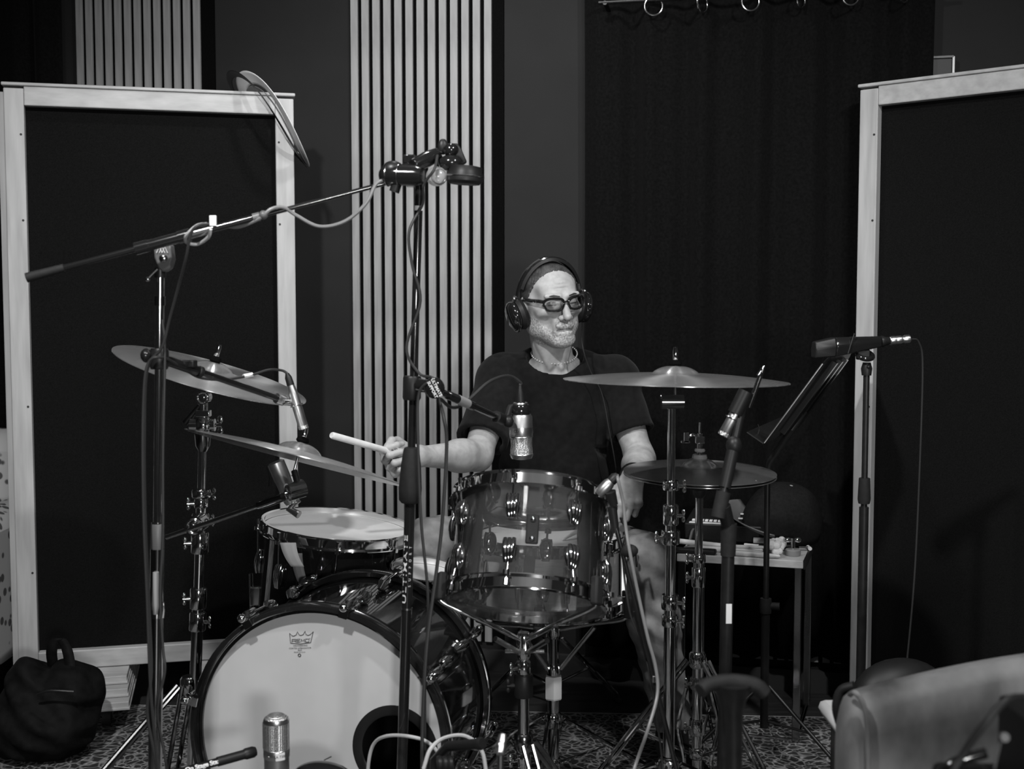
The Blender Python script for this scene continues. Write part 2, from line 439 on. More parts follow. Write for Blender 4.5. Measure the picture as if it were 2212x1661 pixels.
# ---- wall mounted box at the upper right
wp = on_wall(2030, 150, 0.0)
root = thing('wall_box', wp - V((0, 0, 0.06)), 'small dark wall box with pale edges above the right fabric screen', 'wall box')
c = on_wall(2028, 160, 0.02); s = M_(50, c.y)
MB().box(c, (s, 0.036, s * 1.25), RW).build('body', 'black_plastic', root, smooth=False, bevel=0.002)
MB().box(c + WT * (s / 2 + 0.003) + WN * 0.004, (0.006, 0.044, s * 1.3), RW).build('side_rim', 'white_paint', root, smooth=False)
MB().box(c + V((0, 0, s * 0.65)) + WN * 0.004, (s * 1.08, 0.044, 0.006), RW).build('top_rim', 'grey_plastic', root, smooth=False)
MB().box(c - WT * (s * 0.30) - V((0, 0, s * 0.36)) + WN * 0.024, (s * 0.34, 0.012, s * 0.3), RW).build('switch', 'print_grey', root, smooth=False, bevel=0.002)

# ---- rug
rr = thing('rug', (0.0, 2.45, 0), 'dark oriental rug with pale scrolling pattern under the drum kit', 'rug')
MB().box((0.05, 2.35, 0.006), (3.1, 2.5, 0.010), rotz(math.radians(-3))).build('pile', 'rug_pile', rr, smooth=False)
MB().box((0.05, 3.606, 0.004), (3.1, 0.03, 0.005), rotz(math.radians(-3))).build('fringe', 'cable_light', rr, smooth=False)

# ================================================================= fabric screens (gobos)
H_G = 1.89
def gobo(pTL, pTR, label, depth=0.10, back=0.022, zb=0.15, feet=True):
    t = V((pTR.x - pTL.x, pTR.y - pTL.y, 0)); w = t.length; t.normalize()
    n = V((t.y, -t.x, 0))                              # towards the camera
    R = Matrix((t, n, V((0, 0, 1)))).transposed()
    org = V((pTL.x, pTL.y, 0))
    root = thing('fabric_screen', org + t * (w / 2) - n * depth / 2, label, 'screen', 'wood framed fabric screens')
    def q(u, o, z): return org + t * u + n * o + V((0, 0, z))
    fw = 0.056; z0, z1 = zb, H_G
    d1 = 0.030                                          # front layer
    for u in (fw / 2, w - fw / 2):
        o = MB().box(q(u, -d1 / 2, (z0 + z1) / 2 - 0.003), (fw, d1, z1 - z0 - 0.006), R).build('stile', 'maple_v', root, smooth=False, bevel=0.003)
        for z in (0.45, 0.95, 1.5, 1.75):
            uu = u + (0.018 if u < w / 2 else -0.018)
            MB().cyl(q(uu, 0.0002, z), q(uu, 0.001, z), 0.0035, n=8).build('screw_hole', 'print_black', o)
    for z in (z0 + fw / 2, z1 - fw / 2):
        MB().box(q(w / 2, -d1 / 2 + 0.001, z), (w - 2 * fw, d1, fw), R).build('rail', 'maple_h', root, smooth=False, bevel=0.003)
    d2 = depth - d1 - 0.008
    for (u, wd) in ((fw / 2 - back, fw), (w - fw / 2, fw)):
        MB().box(q(u, -d1 - 0.008 - d2 / 2, (z0 + z1) / 2 - 0.006), (wd, d2, z1 - z0 - 0.012), R).build('back_stile', 'maple_v', root, smooth=False, bevel=0.002)
    for (u) in (0.006, w - 0.006):
        MB().box(q(u, -d1 - 0.004, (z0 + z1) / 2 - 0.006), (0.004, 0.010, z1 - z0 - 0.02), R).build('edge_bead', 'maple_v', root, smooth=False)
    MB().box(q(w / 2, -d1 - 0.008 - d2 / 2, z1 - fw / 2 - 0.004), (w - 2 * fw, d2, fw), R).build('back_rail', 'maple_h', root, smooth=False, bevel=0.002)
    MB().box(q(w / 2, -depth / 2, z1 + 0.005), (w + 0.010, depth + 0.014, 0.010), R).build('top_cap', 'maple_h', root, smooth=False, bevel=0.003)
    MB().box(q(w / 2, -d1 - 0.012, (z0 + z1) / 2), (w - 2 * fw + 0.02, 0.02, z1 - z0 - 0.08), R).build('fabric', 'gobo_fabric', root, smooth=False)
    for u in ((0.26, w - 0.26) if feet else ()):
        f = MB()
        for k, (l, hh) in enumerate(((0.30, 0.026), (0.36, 0.026), (0.42, 0.028))):
            zc = zb - 0.013 - 0.024 * k
            f.box(q(u, -depth / 2 + 0.02 * k, zc), (0.115 + 0.012 * k, l, 0.022), R)
            f.box(q(u, -depth / 2 + 0.02 * k, zc - 0.008), (0.121 + 0.012 * k, l + 0.014, 0.008), R)
        ft = f.build('foot', 'maple_h', root, smooth=False, bevel=0.002)
        for o_ in (-0.19, 0.16):
            cs = MB(); cc = q(u, -depth / 2 + o_, 0.031)
            cs.cyl(cc - t * 0.012, cc + t * 0.012, 0.031, n=18).box(cc + V((0, 0, 0.028)), (0.032, 0.03, 0.022), R)
            cs.build('caster', 'rubber', ft)
    return root, q, w, t, n
GL, gq, gw, gt, gn = gobo(PZ(6, 184, H_G), PZ(634, 209, H_G), 'left fabric screen in a pale wood frame with rings hung on its corner')
gra, grb = PZ(1858, 190, H_G), PZ(2260, 141, H_G)
GR, hq, hw, ht, hn = gobo(gra, gra + (grb - gra) * 1.75, 'right fabric screen in a pale wood frame behind the leather chair', back=0.012, zb=0.012, feet=False)

# ---- plastic damper rings hung over the corner of the left screen
def warped_ring(name, c, long_ax, wide_ax, ro, ri, m, label, bend, squash):
    la = V(long_ax).normalized(); wa = V(wide_ax); wa = (wa - la * wa.dot(la)).normalized(); nn = la.cross(wa)
    def pt(r, a):
        x, y = r * math.cos(a), r * math.sin(a) * squash
        return V(c) + la * x + wa * y + nn * (bend * (x / ro) ** 2 - 0.4 * bend + 0.012 * math.sin(2 * a))
    mb = MB(); n = 64; b = 0
    for i in range(n):
        a = 2 * math.pi * i / n
        for k in range(7): mb.v.append(pt(ri + (ro - ri) * k / 6, a))
    for i in range(n):
        j = (i + 1) % n
        for k in range(6): mb.f.append((i * 7 + k, j * 7 + k, j * 7 + k + 1, i * 7 + k + 1))
    o = mb.build(name, m, ang=180)
    so = o.modifiers.new('thick', 'SOLIDIFY'); so.thickness = 0.0012
    return tag(o, label, 'damper ring', 'damper rings on the screen corner')
up_ = V((0, 0, 1))
cor = gq(gw, -0.05, H_G)
cw = P(598, 268, cor.y)
dia = (gt * 0.62 - V((0, 0, 0.80)))
warped_ring('damper_ring', cw + V((-0.01, 0.02, 0.015)), dia, gn + (gt + up_) * 0.10, 0.176, 0.128, 'ring_white', 'white plastic ring hung over the corner of the left screen', 0.004, 0.9)
warped_ring('damper_ring', cw + V((-0.025, -0.005, 0.012)), dia + gt * 0.06, gn + (gt + up_) * 0.02, 0.186, 0.160, 'ring_black', 'dark outer ring hung with the white one on the screen corner', 0.006, 0.9)
warped_ring('damper_ring', cw + V((0.0, 0.03, -0.005)), dia, gn + (gt + up_) * 0.05, 0.150, 0.130, 'ring_grey', 'small grey ring inside the white one on the screen corner', 0.004, 0.9)

# ---- patterned armchair glimpsed behind the left screen
ac = V((-2.02, 3.92, 0))
root = thing('armchair', ac, 'pale armchair with dark leaf spots behind the left screen\'s outer edge', 'armchair')
MB().box(ac + V((0, 0.28, 0.50)), (0.80, 0.18, 0.64)).build('backrest', 'floral_cloth', root, bevel=0.07)
MB().box(ac + V((0, -0.04, 0.30)), (0.56, 0.52, 0.20)).build('seat', 'floral_cloth', root, bevel=0.05)
for sx in (-1, 1):
    MB().box(ac + V((sx * 0.36, -0.02, 0.36)), (0.15, 0.62, 0.50)).build('arm', 'floral_cloth', root, bevel=0.06)
    for yy in (-0.26, 0.28):
        MB().cyl(ac + V((sx * 0.34, yy, 0)), ac + V((sx * 0.34, yy, 0.12)), 0.018, 0.024).build('leg', 'floor_wood', root)
# ================================================================= hardware helpers
def at_z(p, q, z):
    return p + (q - p) * ((z - p.z) / (q.z - p.z))
def lerp(a, b, t): return a + (b - a) * t
def wing(mb, c, axis, s=0.016, up=(0, 0, 1)):
    u, w, a = basis(axis); R = frame_from(axis, up)
    mb.cyl(V(c) - a * s * 0.3, V(c) + a * s * 0.9, s * 0.38, n=12)
    for k in (-1, 1):
        mb.ell(V(c) + R @ V((k * s * 0.95, 0, s * 0.55)), (s * 0.75, s * 0.22, s * 0.5), R, 10, 6)
    return mb
def part(mb, name, m, root, **k): return mb.build(name, m, root, **k)
def collar(root, p, q, t, r, h, m='chrome', name='collar', wd=None, key=True):
    # memory lock / clutch around a tube at fraction t, with a screw to the side
    d = (q - p).normalized(); c = lerp(p, q, t)
    mb = MB().lathe([(r * 0.92, -h / 2), (r, -h / 2 + 0.003), (r, h / 2 - 0.003), (r * 0.92, h / 2)], c, d, 22)
    if key:
        sd = V(wd or (-1, -0.3, 0)).normalized(); mb.cyl(c + sd * r * 0.7, c + sd * (r + 0.008), 0.0048, n=10)
        wing(mb, c + sd * (r + 0.008), sd, 0.009)
    return mb.build(name, m, root)
def tripod(root, c, zc, rad, m='chrome', a0=0.3, n=3, bar=0.011, zl=None, angs=None):
    # double braced folding legs round a post at (c.x, c.y)
    zl = zc * 0.42 if zl is None else zl
    cc = V((c.x, c.y, 0))
    for k in range(n):
        a = angs[k] if angs else a0 + 2 * math.pi * k / n; e = V((math.cos(a), math.sin(a), 0)); t = V((-e.y, e.x, 0))
        top = cc + e * 0.026 + V((0, 0, zc)); foot = cc + e * rad + V((0, 0, 0.024))
        mb = MB()
        for s_ in (-1, 1):
            mb.tube([top + t * s_ * bar, lerp(top, foot, 0.92) + t * s_ * bar, foot], [0.0055, 0.0055, 0.004], 8)
        lg = mb.build('leg', m, root)
        mid = lerp(top, foot, 0.5)
        MB().tube([cc + e * 0.02 + V((0, 0, zl)), mid], 0.0045, 8).build('brace', m, lg)
        MB().ell(foot - V((0, 0, 0.010)), (0.019, 0.019, 0.012), None, 12, 8).build('rubber_foot', 'rubber', lg)
    MB().lathe([(0.017, -0.02), (0.021, -0.014), (0.021, 0.014), (0.017, 0.02)], cc + V((0, 0, zc)), (0, 0, 1), 20).build('leg_collar', m, root)
    MB().lathe([(0.017, -0.014), (0.020, -0.01), (0.020, 0.01), (0.017, 0.014)], cc + V((0, 0, zl)), (0, 0, 1), 20).build('brace_collar', m, root)

def lug(root, c, e, n, L, w, toward, hoop_c, m='chrome'):
    # ribbed casing lug on the shell; c mid point on the shell, e outward, n up the drum, rod runs to hoop_c
    t = n.cross(e).normalized(); mb = MB()
    for k in (-1, 0, 1):
        pts = []; rs = []
        for i in range(9):
            u = i / 8; x = (u - 0.5) * L
            taper = (1 - 0.50 * u) if toward > 0 else (0.5 + 0.50 * u)
            prof = math.sin(math.pi * (0.12 + 0.80 * (1 - u if toward > 0 else u))) ** 0.6
            pts.append(c + n * (-x if toward > 0 else x) * -1 * -1 + e * (0.006 + 0.008 * prof) + t * k * w * 0.30 * (1 - 0.45 * (u if toward > 0 else 1 - u)))
            rs.append(w * 0.24 * (0.35 + 0.65 * prof))
        mb.tube(pts, rs, 10)
    mb.ell(c + e * 0.004, (w * 0.52, 0.008, L * 0.54), Matrix((t, e, n)).transposed(), 16, 10)
    o = mb.build('lug', m, root)
    r0 = c + n * (toward * L * 0.46) + e * 0.012
    MB().cyl(r0, hoop_c, 0.0028, n=10).cyl(lerp(r0, hoop_c, 0.93), hoop_c + (hoop_c - r0).normalized() * 0.010, 0.0052, n=8).build('tension_rod', m, o)
    return o
def metal_hoop(root, c, n, R, h, m='chrome', ears=0, ph=0.0, sgn=1):
    # triple flanged hoop, flange outwards at the shell side
    mb = MB().lathe([(R - 0.004, h * 0.5), (R + 0.004, h * 0.5 + 0.001), (R + 0.005, h * 0.42), (R - 0.0005, h * 0.34), (R - 0.0005, -h * 0.30),
                     (R + 0.011, -h * 0.42), (R + 0.011, -h * 0.5), (R - 0.003, -h * 0.40), (R - 0.004, h * 0.5)], c, n * sgn, 72, False, False)
    u, w, a = basis(n)
    for i in range(ears):
        t = ph + 2 * math.pi * i / ears; e = u * math.cos(t) + w * math.sin(t)
        mb.cyl(c + e * (R + 0.012) - n * sgn * h * 0.62, c + e * (R + 0.012) - n * sgn * h * 0.30, 0.008, n=10)
    return mb.build('hoop', m, root)
def drum(root, c, n, R, depth, shell, top, bot, lugs, ph=0.0, split=True, hoop='chrome', shell_name='shell', L=0.052, w=0.026, thick=0.006):
    n = V(n).normalized(); c = V(c); u, w_, a = basis(n)
    MB().lathe([(R, -depth / 2), (R, depth / 2), (R - thick, depth / 2), (R - thick, -depth / 2), (R, -depth / 2)], c, n, 72, False, False).build(shell_name, shell, root)
    if top: MB().lathe([(R + 0.003, -0.010), (R + 0.003, 0.001), (R - 0.004, 0.003), (R * 0.6, 0.0025), (0.001, 0.002)], c + n * depth / 2, n, 72, False, True).build('batter_head', top, root)
    if bot: MB().lathe([(R + 0.003, -0.010), (R + 0.003, 0.001), (R - 0.004, 0.003), (R * 0.6, 0.0025), (0.001, 0.002)], c - n * depth / 2, -n, 72, False, True).build('resonant_head', bot, root)
    hh = 0.030
    metal_hoop(root, c + n * (depth / 2 + 0.002), n, R + 0.008, hh, hoop, lugs, ph, 1)
    metal_hoop(root, c - n * (depth / 2 + 0.002), n, R + 0.008, hh, hoop, lugs, ph, -1)
    for i in range(lugs):
        t = ph + 2 * math.pi * i / lugs; e = u * math.cos(t) + w_ * math.sin(t)
        offs = depth * 0.22 if split else 0.0
        for sg in (1, -1):
            hc = c + e * (R + 0.019) + n * sg * (depth / 2 + 0.002 + 0.002)
            lug(root, c + e * R + n * sg * offs, e, n, L, w, sg, hc)

# ================================================================= bass drum
KF = P(681, 1603, 2.54)
KA = V((0.085, 0.36, 0.0)).normalized()                # front to back
KD, KR = 0.375, 0.284
kick = thing('bass_drum', V((KF.x, KF.y, 0)) + KA * KD / 2, 'black bass drum with white front head and off-centre port hole', 'drum')
ku = V((KA.y, -KA.x, 0)); ku = V((1, 0, 0)) - KA * KA.x; ku.normalize(); kz = V((0, 0, 1))
KB = KF + KA * KD
def kp(x, z, o=0.0): return KF + ku * x + kz * z + KA * o
MB().lathe([(KR, 0.02), (KR, KD - 0.02), (KR - 0.007, KD - 0.02), (KR - 0.007, 0.02), (KR, 0.02)], KF, KA, 110, False, False).build('shell', 'kick_shell', kick)
for o_, nm in ((0.0, 'front_hoop'), (KD - 0.042, 'rear_hoop')):
    MB().lathe([(KR + 0.004, o_ - 0.0), (KR + 0.013, o_ + 0.002), (KR + 0.015, o_ + 0.006), (KR + 0.015, o_ + 0.036), (KR + 0.013, o_ + 0.041), (KR + 0.004, o_ + 0.042), (KR + 0.004, o_)], KF, KA, 110, False, False).build('hoop', 'hoop_black', kick)
    MB().torus(KF + KA * (o_ + (0.030 if o_ == 0 else 0.012)), KA, KR + 0.0150, 0.0030, 110, 6).build('hoop_inlay', 'chrome', kick)
# front head with the port hole cut out
HX, HZ, HR = 0.172, -0.010, 0.096                       # port centre and radius (over the ring)
bm = bmesh.new(); HO = 0.026
def loop(cx, cz, r, n):
    vs = [bm.verts.new(kp(cx + r * math.cos(2 * math.pi * i / n), cz + r * math.sin(2 * math.pi * i / n), HO) - kick.location) for i in range(n)]
    return [bm.edges.new((vs[i], vs[(i + 1) % n])) for i in range(n)]
ed = loop(0, 0, KR + 0.003, 110) + loop(HX, HZ, HR - 0.012, 56)
bmesh.ops.triangle_fill(bm, use_beauty=True, use_dissolve=False, edges=ed)
bmesh.ops.recalc_face_normals(bm, faces=bm.faces)
me = bpy.data.meshes.new('front_head'); bm.to_mesh(me); bm.free(); me.materials.append(MATS['drum_head'])
fh = bpy.data.objects.new('front_head', me); COL.objects.link(fh); fh.parent = kick
MB().lathe([(HR - 0.022, -0.002), (HR - 0.018, -0.004), (HR, -0.002), (HR, 0.001), (HR - 0.022, 0.001), (HR - 0.022, -0.002)], kp(HX, HZ, HO), KA, 64, False, False).build('port_ring', 'black_plastic', fh)
MB().torus(KF + KA * (HO - 0.001), KA, KR - 0.002, 0.003, 110, 6).build('head_collar', 'chrome_dull', kick)
MB().lathe([(KR + 0.003, 0), (0.001, 0.001)], KF + KA * (KD - 0.024), KA, 90, False, True).build('batter_head', 'black_plastic', kick)
# maker's crown print on the front head
def kprint(x0, z0, ax=0.09): return lambda x, y: kp(x0 + x - y * ax * -1, z0 + y + x * ax, HO - 0.0008)
lx, lz = -0.042, 0.214
pr = MB()
cr = [(-0.027, 0.016), (-0.020, 0.010), (-0.0165, 0.0095), (-0.011, 0.012), (-0.009, 0.019), (-0.004, 0.0115), (0.0, 0.0105), (0.005, 0.012), (0.009, 0.0195), (0.0115, 0.0125), (0.0165, 0.010), (0.021, 0.0115), (0.028, 0.018), (0.024, -0.006), (0.0, -0.0085), (-0.023, -0.006)]
pf = kprint(lx, lz)
pr.tube([pf(*p) for p in cr], 0.0007, 5, False, True)
def glyph(x0, strokes, w=0.0086, hgt=0.0068, slant=0.0):
    for st in strokes: pr.tube([pf(x0 + px_ * w + slant * pz_, -0.0045 + pz_ * hgt) for px_, pz_ in st], 0.00062, 5)
glyph(-0.0200, [[(0, 0), (0, 1), (1, 1), (1, 0.45), (0, 0.45)], [(0.85, 0.45), (1, 0)]])
glyph(-0.0095, [[(1, 1), (0, 1), (0, 0), (1, 0)], [(0, 0.5), (0.85, 0.5)]])
glyph(0.0010, [[(0, 0), (0.12, 1), (0.5, 0.25), (0.88, 1), (1, 0)]])
glyph(0.0115, [[(0, 0), (0, 1), (1, 1), (1, 0), (0, 0)]], 0.0080)
pr.torus(pf(0.0215, 0.0030), KA, 0.0005, 0.0004, 8, 5)
pr.text('WEATHERKING', lambda x, y: pf(x, y - 0.0125), 0.0048)
pr.text('COATED AMBASSADOR', lambda x, y: pf(x, y - 0.0180), 0.0048)
pr.text('BASS', lambda x, y: pf(x, y - 0.0225), 0.0045)
pr.text('MADE IN U.S.A.', lambda x, y: pf(x, y - 0.0270), 0.0040)
pr.torus(pf(0, -0.0335), KA, 0.0030, 0.0009, 14, 5)
pr.build('crown_print', 'print_black', fh, smooth=False)
# claws, T rods and lugs
def claw(ang, front=True):
    e = ku * math.cos(ang) + kz * math.sin(ang); t = KA.cross(e).normalized()
    R = Matrix((t, KA, e)).transposed()
    o0 = 0.0 if front else KD
    s = 1 if front else -1
    base = KF + KA * o0
    mb = MB()
    mb.box(base + e * (KR + 0.018) + KA * s * 0.018, (0.022, 0.050, 0.004), R)
    mb.box(base + e * (KR + 0.010) - KA * s * 0.004, (0.020, 0.004, 0.020), R)
    mb.tube([base + e * (KR + 0.018) + KA * s * 0.004, base + e * (KR + 0.026) + KA * s * 0.014, base + e * (KR + 0.028) + KA * s * 0.046], [0.008, 0.011, 0.009], 12)
    o = mb.build('claw', 'chrome', kick)
    rd = MB().cyl(base + e * (KR + 0.026) - KA * s * 0.008, base + e * (KR + 0.024) + KA * s * 0.115, 0.0034, n=10)
    rd.ell(base + e * (KR + 0.026) - KA * s * 0.012, (0.010, 0.010, 0.010), None, 12, 8)
    rd.build('tension_rod', 'chrome', o)
    lb = base + e * (KR + 0.010) + KA * s * 0.125
    MB().tube([lb - KA * s * 0.024 + e * 0.006, lb - KA * s * 0.010 + e * 0.012, lb + KA * s * 0.012 + e * 0.010, lb + KA * s * 0.026], [0.008, 0.013, 0.012, 0.005], 14).ell(lb, (0.012, 0.026, 0.009), R, 14, 8).build('lug', 'chrome', kick)
for k in range(8):
    a = math.radians(22.5 + 9 + 45 * k)
    claw(a, True); claw(a, False)
# spurs
for sx in (-1, 1):
    e = (ku * sx * 0.9 - kz * 0.42).normalized(); b0 = KF + KA * 0.10 + e * (KR + 0.006)
    ft = V((b0.x + ku.x * sx * 0.13, b0.y + ku.y * sx * 0.13 - 0.10, 0.0125))
    mb = MB().cyl(b0 - e * 0.004, b0 + e * 0.03, 0.020, n=16).tube([b0 + e * 0.022 + kz * 0.05, ft], 0.0055, 10).ell(ft + kz * 0.003, (0.010, 0.010, 0.014), None, 10, 8)
    mb.build('spur', 'chrome', kick)
# pedal behind, mostly hidden
pdl = KB + KA * 0.16; pdl.z = 0
pr_ = thing('bass_pedal', pdl, 'dark bass drum foot pedal behind the bass drum', 'pedal')
R_ = frame_from((0, 0, 1), KA)
MB().box(pdl + V((0, 0, 0.02)), (0.30, 0.10, 0.012), R_).build('base_plate', 'dark_chrome', pr_, smooth=False, bevel=0.002)
MB().prism([pdl + KA * 0.13 + ku * 0.04 + kz * 0.035, pdl + KA * 0.13 - ku * 0.04 + kz * 0.035, pdl - KA * 0.10 - ku * 0.035 + kz * 0.10, pdl - KA * 0.10 + ku * 0.035 + kz * 0.10], kz * 0.008).build('footboard', 'dark_chrome', pr_, smooth=False)
for sx in (-1, 1): MB().cyl(pdl - KA * 0.10 + ku * sx * 0.055 + kz * 0.02, pdl - KA * 0.10 + ku * sx * 0.055 + kz * 0.24, 0.008).build('post', 'dark_chrome', pr_)
MB().cyl(pdl - KA * 0.10 - ku * 0.06 + kz * 0.235, pdl - KA * 0.10 + ku * 0.06 + kz * 0.235, 0.006).cyl(pdl - KA * 0.10 + kz * 0.235, pdl - KA * 0.06 + kz * 0.38, 0.004).build('beater_shaft', 'dark_chrome', pr_)
MB().ell(pdl - KA * 0.055 + kz * 0.39, (0.025, 0.025, 0.025)).build('beater', 'felt', pr_)

# ================================================================= floor tom
FT_n = V((0.105, -0.02, 1)).normalized(); FT_top = P(729, 1143, 3.17); FT_D = 0.36; FT_R = 0.189
ftc = FT_top - FT_n * FT_D / 2
ft = thing('floor_tom', V((ftc.x, ftc.y, 0)), 'black floor tom with white head between cymbal stand and bass drum', 'drum')
drum(ft, ftc, FT_n, FT_R, FT_D, 'kick_shell', 'drum_head_bright', 'drum_head', 8, 0.15, True, L=0.06, w=0.026)
u_, w_, _a = basis(FT_n)
for k in range(3):
    t = 0.55 + 2 * math.pi * k / 3; e = u_ * math.cos(t) + w_ * math.sin(t); e = V((e.x, e.y, 0)).normalized()
    top = ftc + e * (FT_R + 0.024) + V((0, 0, 0.06)); bt = V((top.x, top.y, 0.02)) + e * 0.01
    br = MB().box(ftc + e * (FT_R + 0.012), (0.03, 0.024, 0.05), frame_from((0, 0, 1), e)).build('leg_bracket', 'chrome', ft, bevel=0.003)
    lg = MB().tube([top, bt + V((0, 0, 0.06)) - e * 0.01, bt], 0.005, 10).build('leg', 'chrome', ft)
    MB().lathe([(0.014, -0.012), (0.013, 0.02), (0.008, 0.03)], bt, (0, 0, 1), 14).build('rubber_foot', 'rubber', lg)
def tape(root, p0, p1, w, m, curl=0.02, name='tape_strip'):
    d = p1 - p0; sd = V((1, 0, 0)); mb = MB()
    def f(u, v): return lerp(p0, p1, v) + sd * (u - 0.5) * w * (1 - 0.2 * v) + V((0.012 * v * v, -curl * math.sin(v * 2.2), 0))
    o = mb.grid(f, 4, 10).build(name, m, root, ang=180); so = o.modifiers.new('t', 'SOLIDIFY'); so.thickness = 0.0008
    return o
yb = (ftc - V((0, FT_R + 0.028, 0))).y
tape(ft, P(622, 1172, yb), P(634, 1222, yb), 0.040, 'tape_white', 0.012)
tape(ft, P(640, 1195, yb + 0.01), P(646, 1262, yb + 0.01), 0.030, 'tape_grey', 0.004)

# ================================================================= clear rack tom on its stand
TN = V((0.07, 0.44, 0.89)).normalized(); TR_, TD = 0.162, 0.214
TC = P(1142, 1188, 2.57)
tom = thing('clear_tom', V((TC.x, TC.y, TC.z - 0.16)), 'see-through acrylic tom with chrome lugs tilted towards the drummer', 'drum')
drum(tom, TC, TN, TR_, TD, 'acrylic', 'clear_head', 'clear_head', 8, math.radians(-95), True, L=0.050, w=0.030, thick=0.006)
tu, tw, _ = basis(TN)
def tp(ang, h, o=0.0):
    e = tu * math.cos(ang) + tw * math.sin(ang); return TC + e * (TR_ + o) + TN * h, e
# black mounting plates with two bolts seen through the shell
for ang in (math.radians(-83), math.radians(-128), math.radians(-30), math.radians(100)):
    p, e = tp(ang, 0.0, 0.004)
    R = Matrix((TN.cross(e), e, TN)).transposed()
    pl = MB().box(p, (0.026, 0.006, 0.062), R).build('mount_plate', 'rubber', tom, bevel=0.006)
    for s in (-1, 1):
        MB().ell(p + e * 0.004 + TN * s * 0.020, (0.006, 0.006, 0.006), None, 12, 8).build('bolt', 'chrome', pl)
# wire handle of the damper across the top hoop
p0, _e = tp(math.radians(-92), TD / 2 + 0.012, 0.012); p1, _e = tp(math.radians(-45), TD / 2 - 0.004, 0.014)
MB().tube(spline([p0, lerp(p0, p1, 0.3) - TN * 0.012, lerp(p0, p1, 0.75) - TN * 0.010 + V((0, -0.02, 0)), p1]), 0.0014, 8).build('spring_wire', 'chrome', tom)

# ================================================================= snare drum behind the tom
SN_top = P(1186, 1168, 3.01)
SN_D = 0.155; SN_c = SN_top - V((0, 0, SN_D / 2))
sn = thing('snare_drum', SN_c - V((0, 0, SN_D / 2)), 'grey metal snare drum on the stand behind the clear tom', 'drum')
drum(sn, SN_c, (0.0, 0.03, 1), 0.177, SN_D, 'snare_shell', 'drum_head_bright', 'clear_head', 10, 0.2, False, L=0.085, w=0.020)
p = SN_c + V((0.185, -0.03, 0.0))
st_ = MB().box(p, (0.018, 0.05, 0.11)).build('strainer', 'chrome', sn, bevel=0.003)
MB().tube([p + V((0.010, 0, 0.03)), p + V((0.03, -0.01, 0.06)), p + V((0.034, -0.01, 0.02))], 0.004, 8).build('lever', 'chrome', st_)
MB().box(p + V((0.004, -0.02, -0.075)), (0.05, 0.012, 0.05)).build('butt_plate', 'chrome_dull', st_, bevel=0.004)

# small white drum head behind the bass drum hoop
q = P(912, 1240, 2.985)
sd = thing('side_drum', q - V((0, 0, 0.10)), 'small drum with a bright white head behind the bass drum hoop', 'drum')
drum(sd, q - V((0, 0, 0.045)), (0.12, -0.12, 1), 0.076, 0.09, 'kick_shell', 'drum_head_bright', None, 6, 0.3, False, L=0.04, w=0.018)
zq = q.z - 0.10
for k in range(3):
    a = 0.4 + 2.094 * k; e = V((math.cos(a), math.sin(a), 0))
    MB().tube([q + e * 0.075 - V((0, 0, 0.075)), V((q.x, q.y, 0.013)) + e * 0.12], 0.006, 8).build('leg', 'dark_chrome', sd)

# ---- tom stand (front post, basket arms with rubber grips)
ty = 2.57
tb = P(1131, 1480, ty); TSX = V((tb.x, tb.y, 0))
ts = thing('tom_stand', TSX, 'chrome basket stand with rubber grips holding up the clear tom', 'drum stand')
zt = P(1131, 1395, ty).z; zm = P(1131, 1480, ty).z
up = V((0, 0, 1))
MB().cyl(TSX + up * 0.06, TSX + up * (zm + 0.02), 0.0125, n=20).build('lower_tube', 'chrome', ts)
MB().cyl(TSX + up * zm, TSX + up * zt, 0.0095, n=20).build('upper_tube', 'chrome', ts)
collar(ts, TSX, TSX + up, zm, 0.021, 0.050, 'black_plastic', 'height_clutch', (-1, -0.2, 0))
collar(ts, TSX, TSX + up, zm + 0.038, 0.016, 0.030, 'chrome', 'memory_lock', (-1, -0.4, 0))
collar(ts, TSX, TSX + up, P(1131, 1640, ty).z, 0.017, 0.030, 'chrome', 'lower_collar', (-1, -0.4, 0))
hb = TSX + up * zt
MB().lathe([(0.012, -0.03), (0.016, -0.02), (0.016, 0.02), (0.012, 0.03)], hb, (0, 0, 1), 18).cyl(hb - V((0.04, 0, 0.012)), hb + V((0.045, 0, -0.012)), 0.0045, n=10).build('hub', 'chrome', ts)
bc = TC - TN * (TD / 2)
for k, ang in enumerate((math.radians(-92), math.radians(28), math.radians(148))):
    e = tu * math.cos(ang) + tw * math.sin(ang)
    tip = bc + e * (TR_ + 0.020) - TN * 0.012
    mid = bc + e * (TR_ * 0.55) - TN * 0.06
    arm = MB().tube(spline([hb + up * 0.01, mid, tip - TN * 0.02, tip + TN * 0.0], 6), 0.0052, 10).build('basket_arm', 'chrome', ts)
    R = Matrix((TN.cross(e).normalized(), e, TN)).transposed()
    MB().box(tip + TN * 0.012 + e * 0.006, (0.024, 0.018, 0.060), R).build('rubber_grip', 'rubber', arm, bevel=0.005)
    a2 = MB().tube([hb - up * 0.02, lerp(hb, mid, 0.72) - up * 0.022], 0.006, 8).build('arm_brace', 'chrome_dull', ts)
tripod(ts, TSX, 0.30, 0.27, 'dark_chrome', 0.9)

